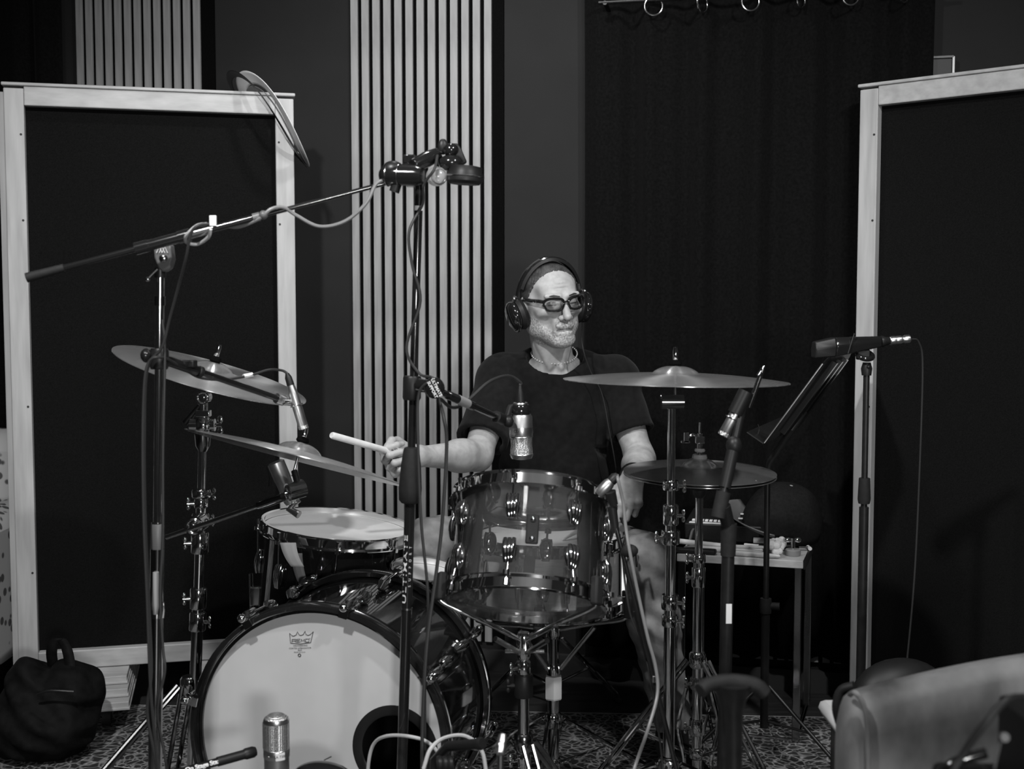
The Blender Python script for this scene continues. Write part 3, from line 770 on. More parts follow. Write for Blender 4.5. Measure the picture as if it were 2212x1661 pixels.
# ---- snare stand
SSX = V((SN_c.x + 0.012, SN_c.y, 0))
ss = thing('snare_stand', SSX, 'dark chrome snare stand with pale hexagonal knob', 'drum stand')
zs = SN_c.z - SN_D / 2 - 0.075
MB().cyl(SSX + up * 0.05, SSX + up * 0.27, 0.0145, n=20).build('lower_tube', 'chrome', ss)
MB().cyl(SSX + up * 0.26, SSX + up * zs, 0.0105, n=20).build('upper_tube', 'dark_chrome', ss)
zk = P(1209, 1484, SSX.y).z
MB().lathe([(0.0215, -0.030), (0.0235, -0.026), (0.0235, 0.026), (0.0215, 0.030)], SSX + up * zk, (0, 0, 1), 6).build('hex_knob', 'print_white', ss, ang=20)
MB().lathe([(0.018, -0.012), (0.020, 0), (0.018, 0.012)], SSX + up * (zk + 0.045), (0, 0, 1), 18).build('knob_collar', 'chrome', ss)
hb = SSX + up * zs
MB().lathe([(0.012, -0.02), (0.018, -0.01), (0.018, 0.02), (0.012, 0.03)], hb, (0, 0, 1), 18).build('hub', 'chrome', ss)
for k in range(3):
    a = math.radians(-155 + 120 * k + 12); e = V((math.cos(a), math.sin(a), 0))
    tip = V((SN_c.x, SN_c.y, SN_c.z - SN_D / 2 - 0.012)) + e * 0.212
    arm = MB().tube(spline([hb, hb + e * 0.11 + up * 0.030, tip - e * 0.012 - up * 0.012, tip + up * 0.02], 6), 0.006, 10).build('basket_arm', 'chrome', ss)
    MB().box(tip + up * 0.018, (0.02, 0.024, 0.055), frame_from(up, e)).build('rubber_grip', 'rubber', arm, bevel=0.004)
    MB().tube([SSX + up * (zk + 0.05) + e * 0.02, hb + e * 0.11 + up * 0.02], 0.006, 8).build('arm_brace', 'chrome_dull', arm)
tripod(ss, SSX, 0.195, 0.29, 'chrome', 0.35)

# ================================================================= cymbals
def cymbal(name, c, n, R, bell_r, bell_h, bow, label, m='brass'):
    n = V(n).normalized()
    prof = []
    for i in range(9):
        t = i / 8; prof.append((0.006 + (bell_r - 0.006) * t, bell_h * (math.cos(math.pi * 0.5 * t ** 1.25)) ** 0.8 + bow))
    for i in range(1, 17):
        t = i / 16; r = bell_r + (R - bell_r) * t; prof.append((r, bow * (1 - t ** 1.7)))
    prof += [(R, -0.0012)] + [(r, h - 0.0016) for r, h in reversed(prof)]
    prof.append(prof[0])
    o = MB().lathe(prof, (0, 0, 0), (0, 0, 1), 110, False, False).build(name, m, ang=60)
    o.location = c; o.rotation_euler = frame_from(n, (0, 1, 0)).to_euler()
    return tag(o, label, 'cymbal', 'cymbals of the drum kit')
def cym_top(mb_root, c, n, h0, h1, m='chrome', felt=True):
    # threaded rod through the cymbal with felts and wing nut
    n = V(n).normalized()
    MB().cyl(c - n * 0.055, c + n * h1, 0.0032, n=10).build('tilter_rod', m, mb_root)
    if felt:
        MB().lathe([(0.012, 0.0), (0.015, 0.004), (0.012, 0.011)], c + n * h0, n, 16).build('felt_washer', 'felt', mb_root)
    MB().lathe([(0.005, 0), (0.0062, 0.004), (0.0062, h1 - h0 - 0.018), (0.004, h1 - h0 - 0.008)], c + n * (h0 + 0.010), n, 12).build('sleeve_nut', m, mb_root)
def tube_parts(root, p, q, marks, m='chrome'):
    pass

# ---- ride cymbal and stand (right)
RY = 2.72
RC = P(1459, 822, RY); RN = V((0.016, 0.012, 1)).normalized()
cymbal('ride_cymbal', RC, RN, 0.2545, 0.054, 0.017, 0.016, 'large brass ride cymbal level in front of the drummer\'s left shoulder')
rp = P(1451, 880, RY); RB = V((rp.x, rp.y, 0))
rs = thing('cymbal_stand', RB, 'straight chrome stand carrying the large ride cymbal', 'cymbal stand', 'cymbal stands')
z_of = lambda y: P(1450, y, RY).z
cym_top(rs, RC + V((0, 0, 0.012)), RN + V((-0.02, 0, 0)), 0.022, 0.062)
MB().cyl(RB + up * z_of(1105), RB + up * z_of(878), 0.0092, n=22).build('upper_tube', 'chrome', rs)
MB().cyl(RB + up * z_of(1305), RB + up * z_of(1095), 0.0120, n=22).build('middle_tube', 'chrome', rs)
MB().cyl(RB + up * 0.05, RB + up * z_of(1300), 0.0135, n=22).build('lower_tube', 'chrome', rs)
tl = RB + up * z_of(868)
MB().cyl(tl - V((0.024, 0.006, 0)), tl + V((0.026, -0.006, 0)), 0.0165, n=24).cyl(tl + V((-0.026, 0, 0.014)), tl + V((-0.018, 0, 0.014)), 0.008, n=10).build('tilter', 'dark_chrome', rs)
for (yy, r_, h_, nm) in ((1048, 0.019, 0.022, 'memory_lock'), (1112, 0.0175, 0.046, 'height_clutch'), (1160, 0.021, 0.032, 'wing_clamp'), (1300, 0.020, 0.034, 'lower_clutch'), (1340, 0.0185, 0.026, 'lower_lock')):
    collar(rs, RB, RB + up, z_of(yy), r_, h_, 'chrome', nm, (1, -0.5, 0) if yy != 1160 else (-1, -0.2, 0))
MB().lathe([(0.014, -0.02), (0.024, -0.012), (0.024, 0.010), (0.016, 0.02)], RB + up * z_of(1652), (0, 0, 1), 20).build('base_collar', 'chrome', rs)
tripod(rs, RB, z_of(1652), 0.33, 'chrome', 0.5, zl=0.10)

# ---- hi-hat
HY = 2.98
HC = P(1511, 1022, HY); HN = V((0.01, -0.035, 1)).normalized()
cymbal('hi_hat_cymbal', HC + V((0, 0, 0.004)), HN, 0.189, 0.045, 0.020, 0.014, 'upper brass hi-hat cymbal with the clutch on its bell')
o = cymbal('hi_hat_cymbal', HC - V((0, 0, 0.004)), -HN, 0.189, 0.045, 0.020, 0.014, 'lower brass hi-hat cymbal just under the upper one')
HB = V((HC.x, HC.y, 0)); hh = thing('hi_hat_stand', HB, 'slim chrome hi-hat stand beside the ride cymbal stand', 'cymbal stand', 'cymbal stands')
zh = lambda y: P(1511, y, HY).z
MB().cyl(HB + up * zh(1180), HB + up * zh(912), 0.0030, n=10).build('pull_rod', 'chrome', hh)
MB().lathe([(0.017, 0), (0.019, 0.004), (0.017, 0.012)], HB + up * zh(992), (0, 0, 1), 18).lathe([(0.012, 0), (0.014, 0.004), (0.012, 0.008)], HB + up * zh(976), (0, 0, 1), 18).build('felt_washer', 'print_grey', hh)
cl = MB().cyl(HB + up * zh(980), HB + up * zh(936), 0.0068, n=14).box(HB + up * zh(950), (0.022, 0.014, 0.018)).build('clutch', 'chrome', hh, bevel=0.0015)
mb = MB().tube([HB + up * zh(945), HB + V((-0.018, 0, zh(938))), HB + V((-0.030, -0.002, zh(944)))], 0.0042, 8)
mb.box(HB + V((-0.034, -0.004, zh(945))), (0.012, 0.006, 0.026)).box(HB + V((-0.036, -0.004, zh(954))), (0.022, 0.006, 0.006)); mb.build('wing_screw', 'chrome', cl, bevel=0.001)
MB().lathe([(0.010, -0.02), (0.016, -0.012), (0.018, 0.0), (0.026, 0.006), (0.026, 0.012)], HB + up * (zh(1058)), (0, 0, 1), 20).build('seat_cup', 'black_plastic', hh)
MB().cyl(HB + up * zh(1200), HB + up * zh(1060), 0.0100, n=20).build('upper_tube', 'chrome', hh)
MB().cyl(HB + up * 0.05, HB + up * zh(1195), 0.0130, n=20).build('lower_tube', 'chrome', hh)
for (yy, r_, h_, nm) in ((1205, 0.018, 0.022, 'memory_lock'), (1246, 0.0175, 0.050, 'height_clutch'), (1475, 0.018, 0.030, 'lower_clutch'), (1570, 0.019, 0.040, 'leg_lock')):
    collar(hh, HB, HB + up, zh(yy), r_, h_, 'chrome', nm, (-1, -0.3, 0))
tripod(hh, HB, 0.36, 0.30, 'chrome', 1.2, zl=0.12)
MB().prism([HB + V((-0.045, -0.02, 0.06)), HB + V((0.045, -0.02, 0.06)), HB + V((0.04, 0.24, 0.02)), HB + V((-0.04, 0.24, 0.02))], (0, 0, 0.008)).build('footboard', 'dark_chrome', hh, smooth=False)
for sx in (-1, 1):
    MB().tube(spline([HB + V((sx * 0.030, -0.02, zh(1480))), HB + V((sx * 0.050, -0.02, zh(1560))), HB + V((sx * 0.034, -0.02, zh(1640))), HB + V((sx * 0.05, -0.02, 0.02))], 5), 0.0055, 8).build('side_frame', 'chrome', hh)

# ---- crash cymbals and their shared stand (left)
LY = 2.82
C1 = P(456, 809, LY); N1 = V((0.295, -0.03, 0.955)).normalized()
cymbal('crash_cymbal', C1, N1, 0.229, 0.048, 0.017, 0.014, 'upper brass crash cymbal sloping behind the long microphone boom')
C2 = P(643, 990, 2.62); N2 = V((0.245, 0.19, 0.95)).normalized()
cymbal('crash_cymbal', C2, N2, 0.2485, 0.050, 0.019, 0.016, 'lower brass crash cymbal sloping over the floor tom')
lp, lq = P(440, 868, LY), P(424, 1440, LY)
l0 = at_z(lp, lq, 0.0); lb = thing('cymbal_stand', l0, 'chrome boom stand carrying both crash cymbals on the left', 'cymbal stand', 'cymbal stands')
zl = lambda y: P(435, y, LY).z
LS = lambda y: at_z(lp, lq, zl(y))
cym_top(lb, C1 + N1 * 0.012, N1, 0.020, 0.060)
MB().cyl(LS(905), C1 - N1 * 0.03, 0.0055, n=12).build('rod_stem', 'chrome', lb)
MB().cyl(LS(858) + V((0, -0.016, 0)), LS(858) + V((0, 0.014, 0)), 0.0165, n=24).torus(LS(858) + V((0, -0.016, 0)), (0, 1, 0), 0.0115, 0.0028, 24, 6).cyl(LS(858) + V((0, -0.020, 0)), LS(858) + V((0, -0.012, 0)), 0.005, n=10).build('tilter', 'chrome', lb)
MB().cyl(LS(900), LS(862), 0.0095, n=18).build('neck', 'chrome', lb)
MB().tube([LS(858) + V((-0.012, 0.01, -0.02)), LS(858) + V((-0.048, 0.01, -0.062))], [0.006, 0.008], 10).build('tilter_handle', 'black_metal', lb)
mb = MB().ell(LS(918), (0.020, 0.020, 0.024)).cyl(LS(918) - V((0.030, 0, 0)), LS(918) + V((0.028, 0, 0)), 0.015, n=20).torus(LS(918) + V((0.010, -0.004, 0)), (1, 0.3, 0), 0.016, 0.004, 20, 6)
wing(mb, LS(918) + V((0.034, -0.004, 0)), (1, -0.2, 0), 0.014); mb.build('boom_clamp', 'chrome', lb)
MB().box(LS(893), (0.034, 0.022, 0.016)).build('clamp_cap', 'chrome', lb, bevel=0.002)
MB().lathe([(0.010, -0.022), (0.017, -0.008), (0.019, 0.02)], LS(955), (0, 0, 1), 18).build('clamp_base', 'dark_chrome', lb)
MB().cyl(LS(1075), LS(940), 0.0095, n=20).build('upper_tube', 'chrome', lb)
MB().cyl(LS(1290), LS(1070), 0.0115, n=20).build('middle_tube', 'chrome', lb)
MB().cyl(l0 + V((0, 0, 0.05)), LS(1280), 0.0138, n=20).build('lower_tube', 'chrome', lb)
for (yy, r_, h_, nm, wd) in ((1066, 0.022, 0.020, 'memory_lock', (1, -0.3, 0)), (1087, 0.016, 0.022, 'wing_collar', (-1, -0.3, 0)), (1122, 0.020, 0.030, 'upper_clutch', (1, -0.3, 0)),
                         (1172, 0.0205, 0.050, 'boom_socket', (-1, -0.3, 0)), (1292, 0.0195, 0.050, 'lower_clutch', (-1, -0.3, 0)), (1342, 0.0195, 0.044, 'lower_lock', (1, -0.3, 0))):
    collar(lb, l0, l0 + (lp - l0), LS(yy).z / lp.z, r_, h_, 'chrome', nm, wd)
# boom arm to the lower crash
ba, bb = P(360, 1160, 2.79), P(612, 1074, 2.61)
arm = MB().cyl(ba, bb, 0.0062, n=14).build('boom_arm', 'chrome_dull', lb)
MB().cyl(lerp(ba, bb, 0.80), bb, 0.0095, n=14).build('arm_sleeve', 'dark_chrome', arm)
ct = P(425, 1133, 2.775); dd = (bb - ba).normalized()
MB().cyl(ct - V((0.0, 0.024, 0)), ct + V((0, 0.03, 0)), 0.0225, n=22).torus(ct - V((0, 0.024, 0)), (0, 1, 0), 0.016, 0.004, 22, 6).ell(ct - V((0, 0.026, 0)), (0.010, 0.008, 0.010)).build('arm_clamp', 'chrome', lb)
tt = P(640, 1058, 2.60)
MB().cyl(tt - V((0.016, 0.010, 0.004)), tt + V((0.014, 0.012, 0.002)), 0.0195, n=24).torus(tt - V((0.016, 0.012, 0.004)), (0.8, 0.5, 0.1), 0.013, 0.004, 20, 6).build('arm_tilter', 'chrome', arm)
MB().cyl(tt + N2 * 0.012, C2 - N2 * 0.028, 0.0072, n=12).build('arm_neck', 'dark_chrome', arm)
cym_top(lb, C2 + N2 * 0.014, N2, 0.022, 0.058)
tripod(lb, V((l0.x, l0.y, 0)), zl(1478), 0.36, 'chrome', zl=0.13, angs=[math.radians(q_) for q_ in (212, 103, 272)])
# ================================================================= the drummer (one continuous body grown from a distance field)
class Field:
    def __init__(s, ax, ay, az):
        s.a = [np.asarray(q, dtype=np.float32) for q in (ax, ay, az)]
        s.F = np.full([len(q) for q in s.a], 0.08, dtype=np.float32)
    def _box(s, lo, hi):
        sl = []
        for k in range(3):
            i = max(0, int(np.searchsorted(s.a[k], lo[k])) - 1); j = min(len(s.a[k]), int(np.searchsorted(s.a[k], hi[k])) + 1)
            if j <= i: return None, None
            sl.append(slice(i, j))
        X, Y, Z = np.meshgrid(s.a[0][sl[0]], s.a[1][sl[1]], s.a[2][sl[2]], indexing='ij', sparse=True)
        return tuple(sl), (X, Y, Z)
    def _put(s, sl, d, k, sub):
        A = s.F[sl]
        if sub:
            d = -d; h = np.clip(0.5 - 0.5 * (A - d) / k, 0, 1) if k else None
            s.F[sl] = (A * (1 - h) + d * h + k * h * (1 - h)) if k else np.maximum(A, d)
        else:
            if k:
                h = np.clip(0.5 + 0.5 * (A - d) / k, 0, 1); s.F[sl] = A * (1 - h) + d * h - k * h * (1 - h)
            else: s.F[sl] = np.minimum(A, d)
    def cap(s, a, b, r1, r2, k=0.01, sub=False, Fr=None):
        if Fr: a, b = Fr @ V(a), Fr @ V(b)
        a, b = np.array(a, float), np.array(b, float); m = max(r1, r2) + 0.02 + k
        sl, g = s._box(np.minimum(a, b) - m, np.maximum(a, b) + m)
        if sl is None: return
        ab = b - a; L = max(float(ab @ ab), 1e-12)
        t = np.clip(((g[0] - a[0]) * ab[0] + (g[1] - a[1]) * ab[1] + (g[2] - a[2]) * ab[2]) / L, 0, 1)
        d = np.sqrt((g[0] - a[0] - t * ab[0]) ** 2 + (g[1] - a[1] - t * ab[1]) ** 2 + (g[2] - a[2] - t * ab[2]) ** 2) - (r1 + (r2 - r1) * t)
        s._put(sl, d.astype(np.float32), k, sub)
    def ell(s, c, rad, k=0.01, sub=False, Fr=None, R=None):
        R3 = np.eye(3); 
        if Fr:
            R3 = np.array(Fr.to_3x3()); c = Fr @ V(c)
        if R is not None: R3 = R3 @ np.array(R)
        c = np.array(c, float); m = max(rad) + 0.02 + k
        sl, g = s._box(c - m, c + m)
        if sl is None: return
        q = [sum((g[j] - c[j]) * R3[j, i] for j in range(3)) for i in range(3)]
        k0 = np.sqrt(sum((q[i] / rad[i]) ** 2 for i in range(3))); k1 = np.sqrt(sum((q[i] / rad[i] ** 2) ** 2 for i in range(3))) + 1e-6
        s._put(sl, (k0 * (k0 - 1) / k1).astype(np.float32), k, sub)
    def mesh(s):
        F = s.F; ax = s.a; nx, ny, nz = F.shape
        I = F < 0
        cnt = np.zeros((nx - 1, ny - 1, nz - 1), dtype=np.int8)
        for dx in (0, 1):
            for dy in (0, 1):
                for dz in (0, 1): cnt += I[dx:nx - 1 + dx, dy:ny - 1 + dy, dz:nz - 1 + dz]
        act = (cnt > 0) & (cnt < 8); cells = np.argwhere(act)
        idx = np.full(act.shape, -1, dtype=np.int32); idx[act] = np.arange(len(cells))
        P0 = np.zeros((len(cells), 3)); W = np.zeros(len(cells)); i, j, k = cells.T
        cor = [(a, b, c) for a in (0, 1) for b in (0, 1) for c in (0, 1)]
        val = {c: F[i + c[0], j + c[1], k + c[2]].astype(float) for c in cor}
        pos = {c: np.stack([ax[0][i + c[0]], ax[1][j + c[1]], ax[2][k + c[2]]], 1).astype(float) for c in cor}
        for a in cor:
            for d in range(3):
                if a[d] == 0:
                    b = list(a); b[d] = 1; b = tuple(b); va, vb = val[a], val[b]
                    mk = (va < 0) != (vb < 0); t = np.where(mk, va / np.where(va == vb, 1, va - vb), 0)
                    P0 += np.where(mk[:, None], pos[a] + (pos[b] - pos[a]) * t[:, None], 0); W += mk
        P0 /= W[:, None]
        faces = []
        for d in range(3):
            sl0 = [slice(1, -1)] * 3; sl0[d] = slice(0, -1); sl1 = list(sl0); sl1[d] = slice(1, None)
            A, Bq = I[tuple(sl0)], I[tuple(sl1)]
            e = np.argwhere(A != Bq); off = [1, 1, 1]; off[d] = 0; g = e + np.array(off)
            o1, o2 = [q for q in range(3) if q != d]
            def cell(u, v):
                c = g.copy(); c[:, o1] -= u; c[:, o2] -= v; return idx[c[:, 0], c[:, 1], c[:, 2]]
            q = np.stack([cell(1, 1), cell(0, 1), cell(0, 0), cell(1, 0)], 1)
            ins = A[e[:, 0], e[:, 1], e[:, 2]]
            flip = ins if d != 1 else ~ins
            q[~flip] = q[~flip][:, ::-1]; faces.append(q)
        faces = np.concatenate(faces); faces = faces[(faces >= 0).all(1)]
        return P0, faces
def field_obj(name, m, Fd, parent, attrs=None, relax=0):
    P0, fc = Fd.mesh()
    if relax:
        for _ in range(relax):
            acc = np.zeros_like(P0); n = np.zeros(len(P0))
            for a, b in ((0, 1), (1, 2), (2, 3), (3, 0)):
                np.add.at(acc, fc[:, a], P0[fc[:, b]]); np.add.at(acc, fc[:, b], P0[fc[:, a]])
                np.add.at(n, fc[:, a], 1); np.add.at(n, fc[:, b], 1)
            P0 = 0.5 * P0 + 0.5 * acc / np.maximum(n, 1)[:, None]
    off = np.array(parent.location)
    me = bpy.data.meshes.new(name); Q = (P0 - off).astype(np.float32)
    me.vertices.add(len(Q)); me.vertices.foreach_set('co', Q.ravel())
    me.loops.add(fc.size); me.loops.foreach_set('vertex_index', fc.astype(np.int32).ravel())
    me.polygons.add(len(fc)); me.polygons.foreach_set('loop_start', np.arange(0, fc.size, 4, dtype=np.int32))
    me.update(calc_edges=True); me.validate(); me.shade_smooth(); me.materials.append(MATS[m])
    if attrs:
        for an, fn in attrs.items():
            at = me.attributes.new(an, 'FLOAT', 'POINT'); at.data.foreach_set('value', fn(P0).astype(np.float32))
    o = bpy.data.objects.new(name, me); COL.objects.link(o); o.parent = parent; return o
def axis(*seg):
    out = []
    for a, b, st in seg: out.append(np.arange(a, b, st))
    return np.concatenate(out)

# ---- head frame: x to the picture's right, y to the back of the head, z up
HYAW, HPIT, HROL = math.radians(21), math.radians(9), math.radians(6)
hc = P(1189, 657, 3.38)
fdir = V((math.sin(HYAW) * math.cos(HPIT), -math.cos(HYAW) * math.cos(HPIT), -math.sin(HPIT)))
yl = -fdir; zl_ = (V((0, 0, 1)) - yl * yl.z).normalized(); xl = yl.cross(zl_)
zl_r = (zl_ * math.cos(HROL) - xl * math.sin(HROL)).normalized(); xl_r = yl.cross(zl_r)
HF = Matrix((xl_r, yl, zl_r)).transposed().to_4x4(); HF.translation = hc
HFi = HF.inverted()
def hl(x, y, z): return HF @ V((x, y, z))

NB = P(1197, 782, 3.47)
SR, ER, WR = P(1083, 822, 3.49), P(1031, 984, 3.30), P(893, 986, 3.10)
SL, EL, WL = P(1326, 820, 3.49), P(1383, 992, 3.40), P(1365, 1036, 3.17)
CH, BE, HP = P(1203, 888, 3.50), P(1197, 1020, 3.53), P(1195, 1130, 3.60)

seat_z = 0.50
person = thing('person', (HP.x, HP.y, 0.0), 'drummer in black T-shirt and jeans with glasses and headphones, playing with two sticks', 'person')

FB = Field(axis((-0.40, -0.20, 0.0030), (-0.20, 0.0, 0.0045), (0.0, 0.24, 0.0022), (0.24, 0.45, 0.0030)),
           axis((2.94, 3.20, 0.0030), (3.20, 3.50, 0.0024), (3.50, 3.70, 0.007)),
           axis((0.66, 1.08, 0.0030), (1.08, 1.42, 0.0022)))
# trunk under the shirt
FB.ell(CH, (0.150, 0.090, 0.140), 0.04); FB.ell(BE, (0.145, 0.100, 0.150), 0.04)
FB.cap(NB + V((0, 0.03, -0.02)), SR, 0.040, 0.045, 0.04); FB.cap(NB + V((0, 0.03, -0.02)), SL, 0.040, 0.045, 0.04)
FB.cap(NB + V((-0.03, -0.020, -0.050)), NB + V((0.03, -0.020, -0.050)), 0.040, 0.040, 0.04)
# neck with its two cords
FB.cap(hl(0, 0.028, -0.045), NB + V((0, 0.0, -0.01)), 0.056, 0.058, 0.02)
FB.cap(hl(-0.052, 0.02, -0.055), NB + V((-0.012, -0.060, -0.012)), 0.012, 0.009, 0.012)
FB.cap(hl(0.052, 0.02, -0.055), NB + V((0.016, -0.060, -0.012)), 0.012, 0.009, 0.012)
FB.ell(NB + V((0.004, -0.055, 0.035)), (0.011, 0.012, 0.016), 0.012)
FB.ell(NB + V((0.002, -0.075, -0.022)), (0.010, 0.012, 0.012), 0.012, True)
# arms
def arm(S0, E0, W0_):
    FB.cap(S0, E0, 0.056, 0.038, 0.03)
    FB.cap(E0, lerp(E0, W0_, 0.30), 0.038, 0.040, 0.03); FB.cap(lerp(E0, W0_, 0.25), W0_, 0.040, 0.0245, 0.03)
arm(SR, ER, WR); arm(SL, EL, WL)
FB.ell(ER + V((0.012, 0.018, -0.018)), (0.018, 0.018, 0.018), 0.02); FB.ell(EL + V((0.012, 0.02, -0.010)), (0.018, 0.018, 0.018), 0.02)
FB.cap(lerp(ER, WR, 0.15) + V((0, -0.03, 0.022)), lerp(ER, WR, 0.6) + V((0, -0.02, 0.014)), 0.020, 0.010, 0.02)
# hands
def hand(Wp, f, toward, back_hint, curl=(62, 82, 42), spread=0.0):
    f = f.normalized(); a = (toward - f * toward.dot(f)).normalized(); pn = f.cross(a)
    if pn.dot(back_hint) > 0: pn = -pn
    mt = (0.086, 0.090, 0.084, 0.074); off = (0.030, 0.010, -0.011, -0.030)
    ph = ((0.043, 0.026, 0.020), (0.047, 0.030, 0.021), (0.043, 0.027, 0.020), (0.034, 0.020, 0.018))
    FB.cap(Wp - f * 0.01, Wp + f * 0.03, 0.027, 0.026, 0.02)
    for i in range(4):
        K = Wp + f * mt[i] + a * off[i]
        FB.cap(Wp + f * 0.012 + a * off[i] * 0.55, K, 0.0160, 0.0118, 0.010)
        FB.ell(K - pn * 0.004, (0.0108, 0.0108, 0.0108), 0.006)
        p = K; an = 0; rr_ = (0.0100, 0.0092, 0.0084, 0.0074)
        if i == 3: rr_ = (0.0088, 0.0080, 0.0074, 0.0066)
        for j in range(3):
            an += math.radians(curl[j] + 3 * i); d = f * math.cos(an) + pn * math.sin(an)
            q = p + d * ph[i][j]; FB.cap(p, q, rr_[j], rr_[j + 1], 0.0035); p = q
    t0 = Wp + f * 0.022 + a * 0.022 + pn * 0.008; t1 = Wp + f * 0.052 + a * 0.044 + pn * 0.020
    t2 = Wp + f * 0.080 + a * 0.047 + pn * 0.034; t3 = Wp + f * 0.104 + a * 0.036 + pn * 0.040
    FB.cap(t0, t1, 0.017, 0.0135, 0.012); FB.cap(t1, t2, 0.0125, 0.0108, 0.005); FB.cap(t2, t3, 0.0108, 0.0082, 0.004)
    return Wp + f * 0.078 + pn * 0.030 + a * 0.014
tipR = P(716, 940, 2.86); tipL = P(1212, 1168, 2.99)
gripR = hand(WR, P(832, 1001, 3.03) - WR, V((-0.40, 0.15, 0.9)), V((-0.6, 0.6, 0.2)))
gripL = hand(WL, P(1352, 1095, 3.10) - WL, tipL - WL, V((0.3, -0.5, 0.6)))
# skull and face
h = lambda *a_, **k_: FB.ell(*a_, Fr=HF, **k_)
hcap = lambda *a_, **k_: FB.cap(*a_, Fr=HF, **k_)
h((0, 0.020, 0.036), (0.0755, 0.094, 0.080), k=0.02)
h((0, -0.028, 0.010), (0.0665, 0.066, 0.088), k=0.03)
h((0, -0.030, -0.052), (0.0575, 0.060, 0.050), k=0.03)
h((0, -0.056, -0.076), (0.038, 0.040, 0.036), k=0.025)
h((0, -0.082, -0.088), (0.024, 0.016, 0.018), k=0.02)
E = 0.011
for sx in (-1, 1):
    h((sx * 0.054, -0.010, -0.060), (0.014, 0.030, 0.022), k=0.025)           # jaw angle
    h((sx * 0.047, -0.064, -0.008), (0.018, 0.018, 0.013), k=0.02)            # cheekbone
    h((sx * 0.046, -0.078, -0.040), (0.013, 0.015, 0.018), k=0.016, sub=True) # hollow cheek
    h((sx * 0.067, -0.050, 0.034), (0.010, 0.018, 0.018), k=0.02, sub=True)   # temple
    h((sx * 0.032, -0.104, E + 0.010), (0.017, 0.016, 0.0115), k=0.012, sub=True) # socket
    h((sx * 0.031, -0.0800, E + 0.008), (0.0145, 0.0135, 0.0130), k=0.004)        # lidded eye
    hcap((sx * 0.019, -0.0935, E + 0.0030), (sx * 0.043, -0.0875, E + 0.0030), 0.0019, 0.0016, k=0.002, sub=True)  # lid slit
    hcap((sx * 0.022, -0.0915, E + 0.0160), (sx * 0.042, -0.0870, E + 0.0155), 0.0014, 0.0012, k=0.003, sub=True)  # lid crease
    hcap((sx * 0.012, -0.096, E + 0.027), (sx * 0.046, -0.085, E + 0.028), 0.0075, 0.006, k=0.012)                # brow
    hcap((sx * 0.019, -0.0955, E - 0.013), (sx * 0.040, -0.087, E - 0.016), 0.0040, 0.003, k=0.006)               # bag
    hcap((sx * 0.015, -0.1050, -0.018), (sx * 0.029, -0.0945, -0.050), 0.0034, 0.0034, k=0.007, sub=True)   # nasolabial fold
    hcap((sx * 0.033, -0.088, -0.050), (sx * 0.034, -0.084, -0.078), 0.0022, 0.0018, k=0.006, sub=True)     # marionette line
    h((sx * 0.0130, -0.1065, -0.0205), (0.0080, 0.0100, 0.0078), k=0.006)     # nostril wing
    h((sx * 0.0068, -0.1130, -0.0278), (0.0040, 0.0052, 0.0036), k=0.002, sub=True)
    h((sx * 0.077, 0.012, -0.004), (0.008, 0.018, 0.029), k=0.008)            # ear
hcap((0, -0.094, E + 0.020), (0, -0.1130, -0.002), 0.0074, 0.0092, k=0.010)
hcap((0, -0.112, 0.000), (0, -0.1215, -0.0150), 0.0092, 0.0112, k=0.006)
for k3 in range(3):                                                            # forehead lines
    hcap((-0.034, -0.084 + 0.004 * k3, 0.058 + 0.010 * k3), (0.034, -0.084 + 0.004 * k3, 0.058 + 0.010 * k3), 0.0003, 0.0003, k=0.006, sub=True)
h((0, -0.092, -0.054), (0.027, 0.014, 0.024), k=0.012)                         # muzzle
h((-0.013, -0.1030, -0.0415), (0.0150, 0.0072, 0.0078), k=0.007); h((0.013, -0.1030, -0.0415), (0.0150, 0.0072, 0.0078), k=0.007)   # moustache
h((0, -0.1015, -0.0650), (0.018, 0.0070, 0.0065), k=0.008)                     # lower lip, drawn in
hcap((-0.027, -0.0975, -0.0575), (0, -0.1090, -0.0535), 0.0026, 0.0026, k=0.0030, sub=True)
hcap((0, -0.1090, -0.0535), (0.027, -0.0975, -0.0575), 0.0026, 0.0026, k=0.0030, sub=True)
h((0, -0.108, -0.0345), (0.0030, 0.006, 0.006), k=0.005, sub=True)             # philtrum
h((0, -0.1000, -0.0755), (0.015, 0.005, 0.003), k=0.008, sub=True)
h((0, -0.088, -0.086), (0.032, 0.018, 0.018), k=0.015)                         # beard mass
M3 = np.array(HFi.to_3x3()); T3 = np.array(HFi.translation)
def hloc(Pw): return Pw @ M3.T + T3
def sm(x, a, b): t = np.clip((x - a) / (b - a), 0, 1); return t * t * (3 - 2 * t)
def beard(Pw):
    q = hloc(Pw); x, y, z = np.abs(q[:, 0]), q[:, 1], q[:, 2]
    line = -0.056 + np.where(x > 0.036, (x - 0.036) * 1.1, 0) + np.where(x < 0.024, 0.026, 0) * sm(-x, -0.030, -0.022)
    m = sm(line - z, -0.006, 0.006) * sm(0.012 - y, 0, 0.012) * sm(z, -0.122, -0.106)
    return np.where((q ** 2).sum(1) < 0.17 ** 2, m, 0)
def crease_shade(Pw):  # shade of the mouth line and lid slits, put into the skin colour
    q = hloc(Pw); x, y, z = np.abs(q[:, 0]), q[:, 1], q[:, 2]
    m = sm(0.026 - x, 0, 0.004) * sm(0.0040 - np.abs(z + 0.0538 + x * 0.15), 0, 0.002) * sm(-0.088 - y, 0, 0.004)
    sl_ = sm(0.0026 - np.abs(z - 0.0140), 0, 0.0012) * sm(0.013 - np.abs(x - 0.031), 0, 0.003) * sm(-0.078 - y, 0, 0.004)
    return np.where((q ** 2).sum(1) < 0.17 ** 2, np.maximum(m * 0.8, sl_), 0)
